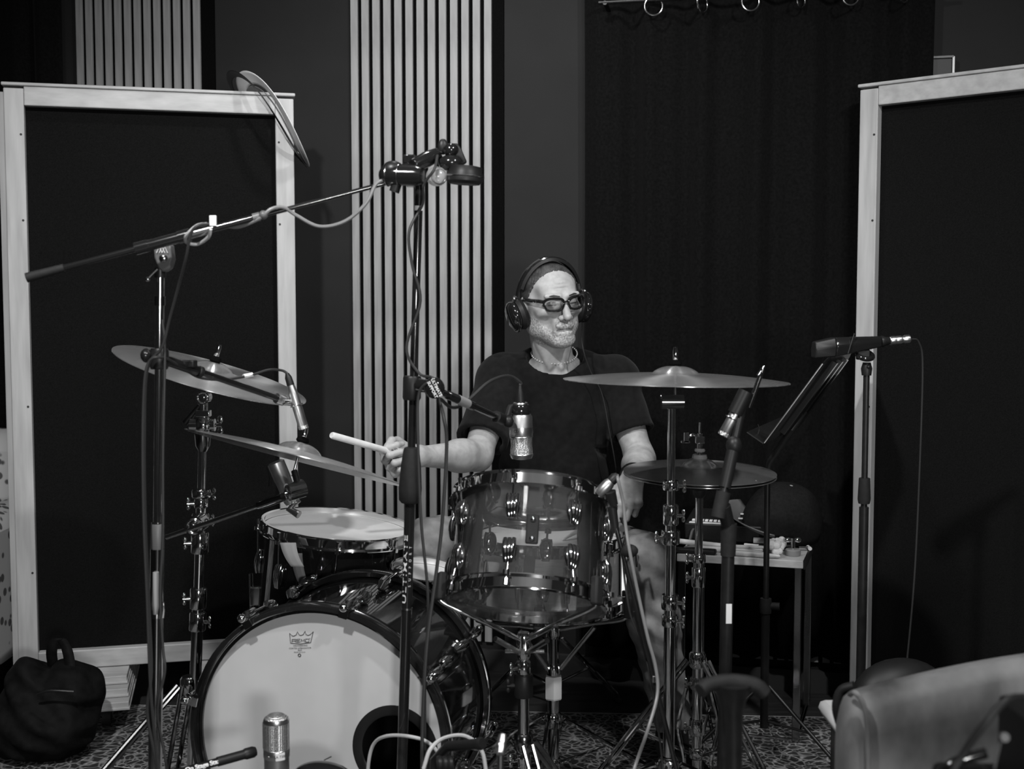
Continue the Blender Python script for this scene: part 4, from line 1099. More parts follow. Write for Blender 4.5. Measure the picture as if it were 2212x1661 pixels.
body = field_obj('body', 'skin', FB, person, {'beard': beard, 'crease_shade': crease_shade}, relax=1)

# ---- T-shirt
FS = Field(axis((-0.32, 0.50, 0.005)), axis((3.16, 3.78, 0.005)), axis((0.48, 1.20, 0.005)))
FS.ell(CH, (0.166, 0.108, 0.155), 0.05); FS.ell(BE, (0.160, 0.120, 0.165), 0.06); FS.ell(HP, (0.170, 0.135, 0.12), 0.06)
for Sx in (SR, SL):
    FS.cap(NB + V((0, 0.03, 0.000)), Sx, 0.050, 0.058, 0.05)
    FS.ell(Sx, (0.060, 0.060, 0.060), 0.03)
FS.cap(NB + V((-0.06, -0.025, -0.050)), NB + V((0.06, -0.025, -0.050)), 0.055, 0.055, 0.05)
hemR, hemL = lerp(SR, ER, 0.80), lerp(SL, EL, 0.68)
FS.cap(SR, hemR, 0.064, 0.068, 0.03); FS.cap(SL, hemL, 0.064, 0.066, 0.03)
gx, gy, gz = np.meshgrid(*FS.a, indexing='ij', sparse=True)
FS.F += (-0.004 + 0.0040 * np.sin(gx * 31 + gz * 24 + 1.0) * np.sin(gz * 17 - gx * 23 + gy * 12) + 0.0018 * np.sin(gz * 61 - gx * 47 + 2.0 * np.sin(gx * 19))).astype(np.float32)
def cut_end(Fd, p, d, ri, rr):
    # plane cut across a sleeve and a hollow behind it
    sl, g = Fd._box(np.array(p) - 0.12, np.array(p) + 0.12)
    pl = ((g[0] - p.x) * d.x + (g[1] - p.y) * d.y + (g[2] - p.z) * d.z)
    rad = np.sqrt((g[0] - p.x) ** 2 + (g[1] - p.y) ** 2 + (g[2] - p.z) ** 2)
    A = Fd.F[sl]; Fd.F[sl] = np.where((pl > -0.02) & (rad < 0.115), np.maximum(A, pl), A)
    a = p - d * 0.05; b = p + d * 0.06; Fd.cap(a, b, ri, ri, 0.0, True)
cut_end(FS, hemR, (ER - SR).normalized(), 0.056, 0.1); cut_end(FS, hemL, (EL - SL).normalized(), 0.055, 0.1)
# neck opening, lower in front
nk = V((0, -0.50, 0.86)).normalized()
FS.cap(NB + V((-0.012, -0.020, 0.0)), NB + V((-0.012, -0.020, 0.0)) + nk * 0.15, 0.064, 0.100, 0.006, True)
FS.cap(NB + V((0.014, -0.020, 0.0)), NB + V((0.014, -0.020, 0.0)) + nk * 0.15, 0.064, 0.100, 0.006, True)
FS.cap(NB + V((0, 0.01, -0.03)), NB + V((0, 0.03, 0.15)), 0.060, 0.070, 0.006, True)
shirt = field_obj('t_shirt', 'shirt', FS, person, relax=1)

# ---- jeans and shoes
KNR, KNL = P(936, 1172, 3.15), P(1386, 1205, 3.12)
ANR, ANL = V((-0.17, 3.20, 0.14)), V((0.43, 3.17, 0.14))
HR_, HL_ = HP + V((-0.09, 0.0, -0.05)), HP + V((0.09, 0.0, -0.05))
FJ = Field(axis((-0.36, 0.58, 0.006)), axis((2.95, 3.82, 0.006)), axis((0.08, 0.80, 0.006)))
FJ.ell(HP + V((0, 0, -0.04)), (0.170, 0.135, 0.11), 0.05)
for Hh, K_, A_ in ((HR_, KNR, ANR), (HL_, KNL, ANL)):
    FJ.cap(Hh, K_, 0.088, 0.064, 0.05); FJ.cap(K_, lerp(K_, A_, 0.4), 0.066, 0.064, 0.03); FJ.cap(lerp(K_, A_, 0.35), A_, 0.064, 0.052, 0.03)
gx, gy, gz = np.meshgrid(*FJ.a, indexing='ij', sparse=True)
FJ.F += (0.003 * np.sin(gx * 70 + gz * 60) * np.sin(gy * 50 - gz * 45) + 0.0025 * np.sin(gz * 110 + gx * 60 + gy * 80)).astype(np.float32)
jeans = field_obj('jeans', 'denim', FJ, person, relax=1)
for A_, dx in ((ANR, -0.03), (ANL, 0.02)):
    MB().ell(V((A_.x + dx, A_.y - 0.10, 0.050)), (0.048, 0.135, 0.048)).ell(V((A_.x, A_.y - 0.005, 0.085)), (0.046, 0.060, 0.070)).build('shoe', 'black_plastic', person)

# ---- hair: close cropped cap, receding in front
gax = axis((-0.10, 0.10, 0.003)); 
X, Y_, Z = np.meshgrid(gax, axis((-0.12, 0.14, 0.003)), axis((-0.10, 0.14, 0.003)), indexing='ij', sparse=True)
FH = Field(gax, axis((-0.12, 0.14, 0.003)), axis((-0.10, 0.14, 0.003)))
FH.ell((0, 0.020, 0.037), (0.0795, 0.098, 0.0835), 0.01); FH.ell((0, -0.020, 0.024), (0.0700, 0.064, 0.080), 0.02)
hl_cut = (0.103 - (Y_ + 0.052) * 2.1) + 0.10 * np.maximum(0, np.abs(X) - 0.030) * -1.1 - Z
hl_cut = hl_cut + 0.004 * np.sin(X * 420 + 1) * np.sin(Z * 260 + Y_ * 190) + 0.004 * np.sin(X * 900 + Z * 200)
hl_cut = np.maximum(hl_cut * 0.42, -0.055 - Z - (Y_ - 0.02) * 0.0) 
FH.F = np.maximum(FH.F, hl_cut.astype(np.float32)) + (0.0012 * np.sin(X * 900) * np.sin(Z * 300 + Y_ * 260)).astype(np.float32)
Ph, fc = FH.mesh(); mb = MB(); mb.v = [HF @ V(p) for p in Ph]; mb.f = [tuple(int(i) for i in q) for q in fc]
mb.build('hair', 'hair', person, ang=180)
for sx in (-1, 1): MB().tube([hl(sx * 0.014, -0.1045, 0.039), hl(sx * 0.030, -0.0990, 0.042), hl(sx * 0.047, -0.0870, 0.038)], [0.0015, 0.0022, 0.0012], 8).build('eyebrow', 'hair', person)

# ---- spectacles
gl_c = hl(0, -0.112, 0.02)
sp = thing('spectacles', gl_c, 'black rimmed spectacles on the drummer\'s nose', 'glasses')
def lens_pts(sx, sc=1.0, n=28, dy=0.0):
    out = []
    for i in range(n):
        t = 2 * math.pi * i / n; c_, s_ = math.cos(t), math.sin(t)
        x = 0.0262 * sc * math.copysign(abs(c_) ** 0.70, c_); z = 0.0172 * sc * math.copysign(abs(s_) ** 0.76, s_)
        if s_ < 0: x *= 0.90
        xx = sx * (0.0325 + x); out.append(hl(xx, -0.1150 + 1.6 * (abs(xx)) ** 2 * 4 * 0.9 + dy, 0.0185 + z))
    return out
for sx in (-1, 1):
    rm = MB().tube(lens_pts(sx), 0.0031, 8, False, True)
    tp_ = [p for p in lens_pts(sx)][2:13]
    rm.tube(tp_, 0.0042, 8)
    rim = rm.build('rim', 'black_gloss', sp)
    b = lens_pts(sx, 0.97); lm = MB(); lm.v = b; lm.f = [tuple(range(len(b)))]; lm.build('lens', 'lens_glass', rim, smooth=False)
    e0 = hl(sx * 0.059, -0.098, 0.027)
    MB().tube(spline([e0, hl(sx * 0.069, -0.082, 0.028), hl(sx * 0.0785, -0.02, 0.022), hl(sx * 0.080, 0.018, 0.016)], 6), [0.0062] + [0.0056] * 12 + [0.0045] * 5 + [0.0030], 8).build('temple', 'black_gloss', sp)
MB().tube([hl(-0.0085, -0.1135, 0.024), hl(0, -0.1185, 0.0265), hl(0.0085, -0.1135, 0.024)], 0.0030, 8).build('bridge', 'black_gloss', sp)

# ---- headphones
hp = thing('headphones', hl(0, 0.01, 0.13), 'black closed headphones over the drummer\'s ears', 'headphones')
def band(r_x, r_z, y0, wdt, th, t0, t1, n=40):
    mb = MB(); k = 0
    for i in range(n + 1):
        t = t0 + (t1 - t0) * i / n; cx, cz = math.cos(t), math.sin(t)
        for (dr, dy) in ((0, -wdt / 2), (th, -wdt / 2 * 0.8), (th, wdt / 2 * 0.8), (0, wdt / 2)):
            mb.v.append(hl((r_x + dr) * cx, y0 + dy - 0.015 * (cz > 0) * cz, 0.012 + (r_z + dr) * cz))
    for i in range(n):
        for k in range(4):
            a, b = i * 4 + k, i * 4 + (k + 1) % 4; mb.f.append((a, b, b + 4, a + 4))
    return mb
band(0.0880, 0.1120, 0.012, 0.034, 0.008, 0.35, math.pi - 0.35).build('headband_pad', 'black_plastic', hp)
band(0.0960, 0.1200, 0.012, 0.014, 0.003, 0.15, math.pi - 0.15).build('headband', 'black_gloss', hp)
for sx in (-1, 1):
    cx = hl(sx * 0.080, 0.010, -0.018); axd = (hl(sx, 0.12 * 0, -0.22) - hl(0, 0, 0)).normalized()
    cu = MB().lathe([(0.030, 0.018), (0.040, 0.020), (0.042, 0.026), (0.040, 0.034), (0.030, 0.042), (0.012, 0.045)], cx, axd, 30).build('cup', 'black_gloss', hp)
    MB().lathe([(0.026, -0.004), (0.041, -0.002), (0.046, 0.008), (0.042, 0.019), (0.026, 0.020)], cx, axd, 30).build('ear_pad', 'leather_dark', cu)
    MB().torus(cx + axd * 0.030, axd, 0.044, 0.0035, 30, 8, -0.2, math.pi + 0.2, up=hl(0, 1, 0) - hl(0, 0, 0)).build('yoke', 'black_gloss', cu)
    MB().tube([hl(sx * 0.100, 0.010, 0.032), hl(sx * 0.110, 0.010, 0.012)], 0.005, 8).ell(hl(sx * 0.107, 0.002, 0.026), (0.005, 0.005, 0.005)).build('slider', 'chrome_dull', cu)
    MB().tube([cx + axd * 0.045 + (hl(0, 0, 1) - hl(0, 0, 0)) * 0.018, cx + axd * 0.047, cx + axd * 0.045 - (hl(0, 0, 1) - hl(0, 0, 0)) * 0.018], 0.0018, 6).build('trim_line', 'chrome_dull', cu)
c0 = hl(0.098, 0.005, -0.058)
cable('headphone_cable', [c0, P(1258, 745, 3.33), P(1275, 800, 3.345), P(1300, 850, 3.36), P(1316, 930, 3.36), P(1330, 1010, 3.38), P(1338, 1100, 3.40)], 0.0017, 'cable_dark', 'thin cable running from the headphones down the shirt')

# ---- necklace, wrist bands
nl = thing('necklace', NB + V((0, -0.06, 0.01)), 'fine bead necklace at the drummer\'s collar', 'necklace')
bd = MB(); first = None
for i in range(44):
    t = 2 * math.pi * i / 44; p = NB + V((0.066 * math.cos(t), -0.004 + 0.066 * math.sin(t), 0.026 + 0.028 * math.sin(t)))
    if first is None:
        first = MB().ell(p, (0.0024, 0.0024, 0.0024), None, 8, 6).build('bead', 'print_white', nl); p00 = p
    else:
        o = first.copy(); COL.objects.link(o); o.parent = nl; o.location = p - p00
ad = (WL - EL).normalized()
for k, tq in enumerate((0.84, 0.93)):
    o = MB().torus(lerp(EL, WL, tq), ad + V((0.1 * k, 0, 0.05)), 0.0335 - 0.002 * k, 0.0042, 30, 8).build('wristband', 'rubber')
    tag(o, ('black band higher on the drummer\'s left wrist', 'black band lower on the drummer\'s left wrist, next to the hand')[k], 'wristband', 'wristbands')

# ---- drumsticks in the hands
def stick(a, b, label, r=0.0074, butt=True):
    d = (b - a).normalized(); L = (b - a).length
    st = thing('drumstick', a, label, 'drumstick', 'drumsticks')
    MB().tube([a, a + d * 0.004, a + d * (L - 0.075), a + d * (L - 0.018)], [r * 0.8, r, r, r * 0.45], 14).build('shaft', 'stick_wood', st)
    MB().ell(b - d * 0.012, (0.0045, 0.0045, 0.0085), frame_from(d), 12, 8).build('tip', 'stick_wood', st)
    return st
dR = (gripR - tipR).normalized(); stick(tipR, tipR + dR * 0.36, 'drumstick raised in the hand beside the microphone pole', 0.0085)
dL = (tipL - gripL).normalized(); stick(tipL - dL * 0.29, tipL, 'drumstick resting towards the snare behind the clear tom')

# ---- stool
dt = V((HP.x, HP.y, 0)); th_ = thing('drum_throne', dt, 'round black drum throne under the seated drummer', 'stool')
zsd = HP.z - 0.17
MB().lathe([(0.15, 0), (0.165, 0.015), (0.165, 0.055), (0.15, 0.07), (0.05, 0.074)], dt + up * (zsd - 0.07), (0, 0, 1), 40).build('seat', 'leather_dark', th_)
MB().cyl(dt + up * 0.10, dt + up * (zsd - 0.07), 0.014).build('post', 'chrome', th_)
tripod(th_, dt, 0.24, 0.24, 'chrome', 0.5)
# ================================================================= microphones, microphone stands and their cables
def ring_text(mb, body, c, axis_, face, r, size, turn=False, spacing=1.0, shift=0.0, along=0.0, bold=0.0, stretch=1.0):
    # lettering wrapped on a tube: baseline along the axis (turn) or round it
    a = V(axis_).normalized(); f = V(face); f = (f - a * f.dot(a)).normalized(); t = a.cross(f)
    def fn(x, y):
        x *= stretch
        s, h_ = (y, x) if turn else (x, y)
        if turn: s = -s
        th = (s + shift) / r
        return V(c) + a * (h_ + along) + f * (r * math.cos(th)) + t * (r * math.sin(th))
    return mb.text(body, fn, size, spacing, bold)
TO_CAM = V((0, -1, 0.1))

# ---- black pole stand in front of the kit
UY = 2.42
ut, ub_ = P(906, 398, UY), P(868, 1661, UY)
u0 = at_z(ut, ub_, 0.0); us = thing('mic_stand', u0, 'tall black microphone pole stand with white lettering in front of the kit', 'mic stand', 'microphone stands')
UP = lambda y: P(906 + (868 - 906) * (y - 398) / (1661 - 398), y, UY)
ua = (ut - u0).normalized()
MB().cyl(UP(975), ut, 0.0080, n=20).build('upper_tube', 'black_gloss', us)
MB().cyl(u0 + ua * 0.03, UP(1075), 0.0108, n=20).build('lower_tube', 'black_gloss', us)
MB().lathe([(0.0175, 0), (0.0225, 0.006), (0.0235, 0.030), (0.0205, 0.075), (0.0165, 0.105), (0.0145, 0.112), (0.010, 0.114)], UP(1086), ua, 24).build('grip_clutch', 'rubber', us)
MB().cyl(UP(455), UP(445), 0.0092, n=18).build('tape_band', 'white_paint', us)
MB().cyl(UP(1316), UP(1312), 0.0118, n=18).build('tube_ring', 'chrome_dull', us)
tx = MB(); r_ = 0.0112
mid = lerp(UP(1308), UP(1148), 0.5)
ring_text(tx, 'ULTIMATE', mid, ua, TO_CAM, r_, 0.0120, True, 1.12, -0.0050, 0.0, 0.0001, 2.35)
tx.build('tube_lettering', 'print_white', us, smooth=False)
tx = MB(); ring_text(tx, 'SUPPORT', mid, ua, TO_CAM, r_, 0.0075, True, 3.3, 0.0056, 0.006, 0.0, 1.0)
tx.build('small_lettering', 'print_white', us, smooth=False)
MB().lathe([(0.095, 0.0), (0.10, 0.004), (0.095, 0.016), (0.05, 0.026), (0.016, 0.034), (0.014, 0.05)], V((u0.x, u0.y, 0.0105)), (0, 0, 1), 48).build('round_base', 'black_metal', us)
# swivel heads clustered on top of the pole
k0 = P(905, 392, UY)
MB().cyl(k0, P(906, 365, UY), 0.0135, n=18).build('top_socket', 'black_plastic', us)
hd = MB().cyl(P(872, 372, UY - 0.03), P(905, 366, UY + 0.02), 0.0165, n=20).box(P(893, 385, UY), (0.030, 0.036, 0.034)); hd.build('swivel_head', 'black_gloss', us, bevel=0.004)
hd = MB().tube([P(892, 358, UY - 0.02), P(920, 345, UY), P(944, 334, UY + 0.02), P(952, 330, UY + 0.02)], [0.013, 0.016, 0.014, 0.010], 16).box(P(885, 345, UY), (0.024, 0.03, 0.018)); hd.build('boom_joint', 'black_gloss', us, bevel=0.003)
MB().ell(P(957, 317, UY + 0.02), (0.011, 0.008, 0.016), rotz(0.2)).cyl(P(953, 330, UY + 0.02), P(956, 322, UY + 0.02), 0.006).build('thumb_screw', 'black_plastic', us)
MB().ell(P(974, 324, UY), (0.0155, 0.016, 0.0135)).cyl(P(960, 328, UY), P(974, 324, UY), 0.008).build('upper_knob', 'black_gloss', us)
MB().ell(P(974, 352, UY), (0.0250, 0.022, 0.0165)).torus(P(984, 351, UY), (1, -0.2, 0.1), 0.0145, 0.0016, 24, 6).build('lower_knob', 'black_gloss', us)
MB().prism([P(972, 309, UY + 0.03), P(988, 309, UY + 0.03), P(996, 320, UY + 0.03), P(1009, 350, UY + 0.03), P(985, 366, UY + 0.03), P(962, 358, UY + 0.03)], (0, 0.012, 0)).build('side_plate', 'black_plastic', us, bevel=0.003)
MB().lathe([(0.030, -0.012), (0.036, -0.006), (0.037, 0.006), (0.034, 0.012), (0.034, 0.022), (0.024, 0.024)], P(1004, 385, UY), (0.06, -0.02, 1), 40).build('disc_mount', 'black_plastic', us)
MB().torus(P(1004, 381, UY), (0.06, -0.02, 1), 0.0365, 0.0018, 40, 6).build('disc_rim', 'chrome_dull', us)
MB().ell(P(943, 381, UY - 0.01), (0.0215, 0.016, 0.0195)).build('clear_cup', 'clear_plastic', us)
MB().torus(P(948, 381, UY - 0.022), (0.5, -1, 0), 0.0150, 0.0014, 28, 6).build('cup_rim', 'chrome_dull', us)

# lower clamp and short boom holding the side microphone
c1 = P(890, 838, UY)
MB().lathe([(0.0165, -0.024), (0.0185, -0.020), (0.0185, 0.020), (0.0165, 0.024)], c1, ua, 22).build('boom_clamp', 'black_plastic', us)
c2 = P(938, 838, UY - 0.045)
sw = MB().cyl(P(905, 832, UY - 0.02), P(945, 838, UY - 0.045), 0.0135, n=18).ell(c2, (0.021, 0.016, 0.0215)).build('swivel', 'black_gloss', us)
tx = MB(); Rf = frame_from(V((0.25, -1, 0.1)), (0.45, 0, 0.9))
for i, wd in enumerate(('ULTIMATE', 'SUPPORT')):
    tx.text(wd, lambda x, y, i=i: c2 + V((0.002, -0.0175, 0.0)) + V((0.45, 0.1, -0.89)) * x + V((0.89, 0.1, 0.45)) * (y + (0.004 if i == 0 else -0.005)), 0.0085, 1.0, 0.0002)
tx.build('swivel_lettering', 'print_white', sw, smooth=False)
b0, b1 = P(950, 845, UY - 0.04), P(1086, 906, 2.62)
bm_ = MB().cyl(b0, b1, 0.0068, n=16).cyl(lerp(b0, b1, 0.12), lerp(b0, b1, 0.50), 0.0092, n=16).build('boom_arm', 'black_gloss', us)
MB().cyl(lerp(b0, b1, 0.26), lerp(b0, b1, 0.42), 0.0096, n=16).build('tape_wrap', 'print_grey', bm_)
MB().cyl(lerp(b0, b1, 0.88), b1, 0.0125, n=16).ell(b1 + V((0.012, 0, -0.004)), (0.013, 0.012, 0.014)).build('clip_joint', 'black_plastic', bm_)

# ---- silver side-address microphone hanging in front of the drummer
MY = 2.66
m0 = P(1127, 992, MY); md = (P(1124, 860, MY) - m0); mL = md.length; md.normalize()
mic = thing('condenser_mic', m0, 'silver condenser microphone hanging upside down before the drummer\'s chest', 'microphone', 'microphones on the kit')
k = mL / 132.0                                            # metres for each pixel row
R1 = M_(25.5, MY)
MB().lathe([(R1 * 0.45, 0), (R1 * 0.86, 2 * k), (R1 * 0.97, 7 * k), (R1 * 0.98, 10 * k)], m0, md, 36).build('end_cap', 'silver_mic', mic)
MB().lathe([(R1 * 0.95, 10 * k), (R1 * 0.955, 20 * k), (R1 * 0.90, 30 * k), (R1 * 0.92, 44 * k), (R1 * 0.97, 50 * k)], m0, md, 36).build('grille', 'grille', mic)
for hh_ in (11, 49): MB().torus(m0 + md * hh_ * k, md, R1 * 0.965, 0.0013, 36, 6).build('grille_ring', 'silver_mic', mic)
MB().lathe([(R1 * 0.97, 50 * k), (R1, 52 * k), (R1, 64 * k), (R1 * 0.985, 65 * k), (R1 * 0.985, 92 * k), (R1 * 0.86, 97 * k), (R1 * 0.5, 97 * k)], m0, md, 36).build('body', 'silver_satin', mic)
lb2 = MB().lathe([(R1 * 1.005, 55 * k), (R1 * 1.012, 56 * k), (R1 * 1.012, 69 * k), (R1 * 1.005, 70 * k)], m0, md, 36, False, False).build('label_band', 'silver_mic', mic)
lg_ = MB()
for ang_ in (-0.52, -0.34):
    e_ = V((math.sin(ang_), -math.cos(ang_), 0)); lg_.torus(m0 + md * 62.5 * k + e_ * R1 * 1.016, e_, 0.0028, 0.0005, 16, 5)
lg_.build('label_logo', 'print_black', lb2)
MB().lathe([(R1 * 0.80, 96 * k), (R1 * 0.84, 99 * k), (R1 * 0.84, 112 * k), (R1 * 0.70, 118 * k), (R1 * 0.58, 119 * k)], m0, md, 32).build('swivel_cup', 'black_gloss', mic)
MB().torus(m0 + md * 120 * k, md, R1 * 0.52, 0.0032, 32, 8).build('locking_ring', 'silver_mic', mic)
MB().lathe([(R1 * 0.42, 118 * k), (R1 * 0.40, 132 * k), (R1 * 0.30, 146 * k), (R1 * 0.16, 160 * k)], m0, md, 24).build('plug', 'black_plastic', mic)
MB().tube([b1 + V((0.010, 0, 0)), m0 + md * 112 * k - V((R1 * 0.9, 0, 0)), m0 + md * 112 * k], 0.0075, 12).build('yoke', 'black_plastic', mic)
cable('mic_cable', [m0 + md * 160 * k, P(1124, 826, MY), P(1098, 812, MY - 0.02), P(1055, 826, MY - 0.08), P(1005, 870, 2.52), P(975, 880, 2.46), P(950, 862, 2.42), P(958, 900, 2.37), P(965, 960, 2.37), P(955, 1130, 2.37), P(942, 1240, 2.36), P(920, 1420, 2.33), P(912, 1661, 2.30), P(930, 1840, 2.2)], 0.0036, 'cable_dark', 'black cable from the hanging microphone down past the bass drum')
cable('mic_cable', [P(945, 336, UY - 0.01), P(938, 366, UY - 0.035), P(915, 400, UY - 0.025), P(913, 440, UY - 0.02), P(884, 500, UY - 0.03), P(890, 570, UY - 0.03), P(908, 650, UY - 0.03), P(878, 750, UY - 0.03), P(905, 806, UY - 0.035), P(935, 818, UY - 0.06), P(905, 850, UY - 0.05), P(903, 960, UY - 0.05), P(910, 1130, UY - 0.05), P(925, 1300, UY - 0.05), P(918, 1480, UY - 0.05), P(920, 1661, UY - 0.05), P(930, 1830, UY - 0.1)], 0.0030, 'cable_dark', 'thin cable winding down the tall black pole')

# ---- chrome boom stand on the left
BY = 2.34
p1_, p2_ = P(346, 590, BY), P(335, 1661, BY)
b0_ = at_z(p1_, p2_, 0.0); bs = thing('boom_stand', b0_, 'chrome microphone stand at the left with two black booms', 'mic stand', 'microphone stands')
BP = lambda y: P(346 + (335 - 346) * (y - 590) / (1661 - 590), y, BY)
bax = (p1_ - b0_).normalized()
MB().cyl(BP(1140), BP(580), 0.0085, n=20).build('upper_tube', 'chrome', bs)
MB().cyl(b0_ + bax * 0.03, BP(1185), 0.0135, n=20).build('lower_tube', 'dark_chrome', bs)
MB().lathe([(0.0120, 0), (0.0132, 0.004), (0.0132, 0.054), (0.011, 0.058)], BP(1192), bax, 22).build('clutch', 'grey_plastic', bs)
MB().cyl(BP(1134), BP(1128), 0.0120, n=20).build('clutch_ring', 'chrome', bs)
MB().cyl(BP(660), BP(640), 0.0105, n=18).build('tube_collar', 'dark_chrome', bs)
lv = MB().tube([BP(1232) + V((0.002, -0.016, 0)), BP(1300) + V((0.003, -0.018, 0)), BP(1322) + V((0.002, -0.016, 0))], [0.0060, 0.0075, 0.0045], 12).build('lever', 'print_grey', bs)
MB().lathe([(0.015, -0.016), (0.0165, 0), (0.015, 0.016)], BP(1316), bax, 18).build('lever_collar', 'chrome', bs)
MB().lathe([(0.085, 0), (0.09, 0.005), (0.085, 0.016), (0.04, 0.024), (0.016, 0.034)], V((b0_.x, b0_.y, 0.0105)), (0, 0, 1), 44).build('round_base', 'black_metal', bs)
# swivel block with its emblem
sc = P(350, 560, BY)
pts = [P(x, y, BY - 0.014) for x, y in ((331, 528), (368, 528), (372, 560), (366, 580), (352, 588), (342, 580), (333, 556))]
sb = MB().prism(pts, (0, 0.028, 0)).build('swivel_block', 'grey_plastic', bs, bevel=0.003)
MB().ell(P(353, 558, BY - 0.016), (0.0085, 0.006, 0.0085)).build('pivot_bolt', 'chrome_dull', sb)
em = MB()
for dx in (-6, 0, 6):
    a, b, c = P(350 + dx - 6, 546, BY - 0.0165), P(350 + dx, 533, BY - 0.0165), P(350 + dx + 6, 546, BY - 0.0165); em.tube([a, b, c], 0.0008, 6)
em.build('emblem', 'print_white', sb)
MB().cyl(P(346, 578, BY), P(346, 600, BY), 0.011, n=16).build('swivel_neck', 'black_metal', bs)
MB().tube([P(340, 582, BY - 0.01), P(322, 600, BY - 0.02)], 0.0022, 8).ell(P(319, 603, BY - 0.02), (0.0048, 0.0048, 0.0048)).build('wing_screw', 'chrome', bs)
# long upper boom
q0, q1 = P(57, 600, BY - 0.10), P(832, 396, BY + 0.02)
BQ = lambda x: lerp(q0, q1, (x - 57) / (832 - 57))
lb_ = MB().cyl(BQ(120), BQ(440), 0.0058, n=16).cyl(BQ(438), BQ(560), 0.0070, n=16).cyl(BQ(555), q1, 0.0045, n=16).build('long_boom', 'black_gloss', bs)
MB().cyl(q0, BQ(135), 0.0092, 0.0078, n=18).build('counterweight_grip', 'rubber', lb_)
MB().cyl(BQ(284), BQ(312), 0.0118, n=18).cyl(BQ(308), BQ(386), 0.0104, n=18).cyl(BQ(376), BQ(402), 0.0122, n=18).build('boom_sleeve', 'black_gloss', lb_)
MB().cyl(BQ(400), BQ(445), 0.0085, n=18).build('inner_sleeve', 'dark_chrome', lb_)
MB().cyl(BQ(538), BQ(553), 0.0088, n=18).ell(BQ(562) - V((0, 0.006, 0)), (0.0088, 0.0088, 0.0088)).build('boom_lock', 'grey_plastic', lb_)
MB().box(BQ(453) + V((0, -0.006, 0.014)), (0.013, 0.006, 0.020)).build('tape_tag', 'white_paint', lb_, bevel=0.001)
# overhead microphone on the end of the boom
om0, om1 = P(828, 378, BY + 0.02), P(912, 380, BY + 0.0)
om = thing('overhead_mic', om0, 'dark overhead microphone on the tip of the long boom', 'microphone', 'microphones on the kit')
dd_ = (om1 - om0); Lm = dd_.length; dd_.normalize()
MB().lathe([(0.010, -0.006), (0.0165, 0.0), (0.0205, 0.006), (0.021, 0.030), (0.0195, 0.036), (0.0195, Lm - 0.012), (0.016, Lm)], om0, dd_, 28).build('body', 'black_gloss', om)
MB().ell(om0 + dd_ * 0.020 + V((0, 0, 0.010)), (0.022, 0.018, 0.018)).build('basket', 'black_metal', om)
for k_ in (0.010, 0.034): MB().torus(om0 + dd_ * k_, dd_, 0.0212, 0.0012, 28, 6).build('basket_ring', 'chrome_dull', om)
MB().cyl(om0 + dd_ * 0.03 - V((0, 0, 0.01)), om0 + dd_ * 0.022 - V((0, 0, 0.032)), 0.010, n=16).build('mount_stub', 'black_plastic', om)
cable('mic_cable', [P(832, 388, BY + 0.01), P(812, 398, BY), P(790, 440, BY - 0.01), P(745, 478, BY - 0.01), P(690, 489, BY - 0.01), P(640, 465, BY - 0.01), P(612, 448, BY - 0.02), P(585, 452, BY - 0.03), P(560, 472, BY - 0.03), P(515, 490, BY - 0.02), P(480, 486, BY - 0.01)], 0.0036, 'cable_grey', 'grey cable sagging under the long boom near the overhead microphone')
cable('mic_cable', [P(455, 495, BY - 0.07), P(450, 512, BY - 0.06), P(428, 527, BY - 0.03), P(404, 524, BY - 0.05), P(402, 510, BY - 0.085), P(425, 488, BY - 0.095), P(447, 484, BY - 0.085)], 0.0034, 'cable_light', 'short pale loop of cable hanging from the long boom')
cable('mic_cable', [P(452, 484, BY - 0.09), P(428, 487, BY - 0.10), P(412, 506, BY - 0.10), P(402, 556, BY - 0.09), P(385, 620, BY - 0.06), P(366, 690, BY - 0.04), P(350, 750, BY - 0.035), P(318, 800, BY - 0.03), P(312, 950, BY - 0.03), P(314, 1120, BY - 0.035), P(322, 1300, BY - 0.035), P(327, 1450, BY - 0.035), P(318, 1540, BY - 0.03), P(338, 1661, BY - 0.03), P(350, 1830, BY - 0.05)], 0.0028, 'cable_dark', 'dark cable dropping from the long boom along the chrome stand')
cable('mic_cable', [P(350, 690, BY - 0.025), P(356, 760, BY - 0.025), P(352, 980, BY - 0.025), P(352, 1150, BY - 0.025), P(346, 1280, BY - 0.025), P(352, 1400, BY - 0.025), P(356, 1450, BY - 0.028), P(340, 1540, BY - 0.03), P(360, 1661, BY - 0.03), P(365, 1830, BY - 0.04)], 0.0028, 'cable_dark', 'dark cable hugging the right side of the chrome stand')
# second, lower boom with the pencil microphone
w0, w1 = P(330, 768, BY), P(622, 868, 2.60)
MB().lathe([(0.016, -0.020), (0.018, -0.015), (0.018, 0.015), (0.016, 0.020)], BP(775), bax, 20).build('boom_bracket', 'black_metal', bs)
MB().ell(P(316, 768, BY - 0.01), (0.011, 0.014, 0.014)).build('bracket_knob', 'black_gloss', bs)
sb_ = MB().cyl(w0, lerp(w0, w1, 0.99), 0.0068, n=16).cyl(lerp(w0, w1, 0.05), lerp(w0, w1, 0.30), 0.0105, n=16).build('short_boom', 'black_gloss', bs)
MB().box(lerp(w0, w1, 0.22) + V((0, 0, 0.006)), (0.045, 0.02, 0.014), rotz(-0.2)).cyl(lerp(w0, w1, 0.31), lerp(w0, w1, 0.34), 0.0115, n=16).build('boom_lock', 'black_plastic', sb_, bevel=0.002)
MB().lathe([(0.011, 0), (0.012, 0.004), (0.012, 0.02), (0.007, 0.026)], P(597, 860, 2.58), w1 - w0, 18).build('boom_tip', 'silver_satin', sb_)
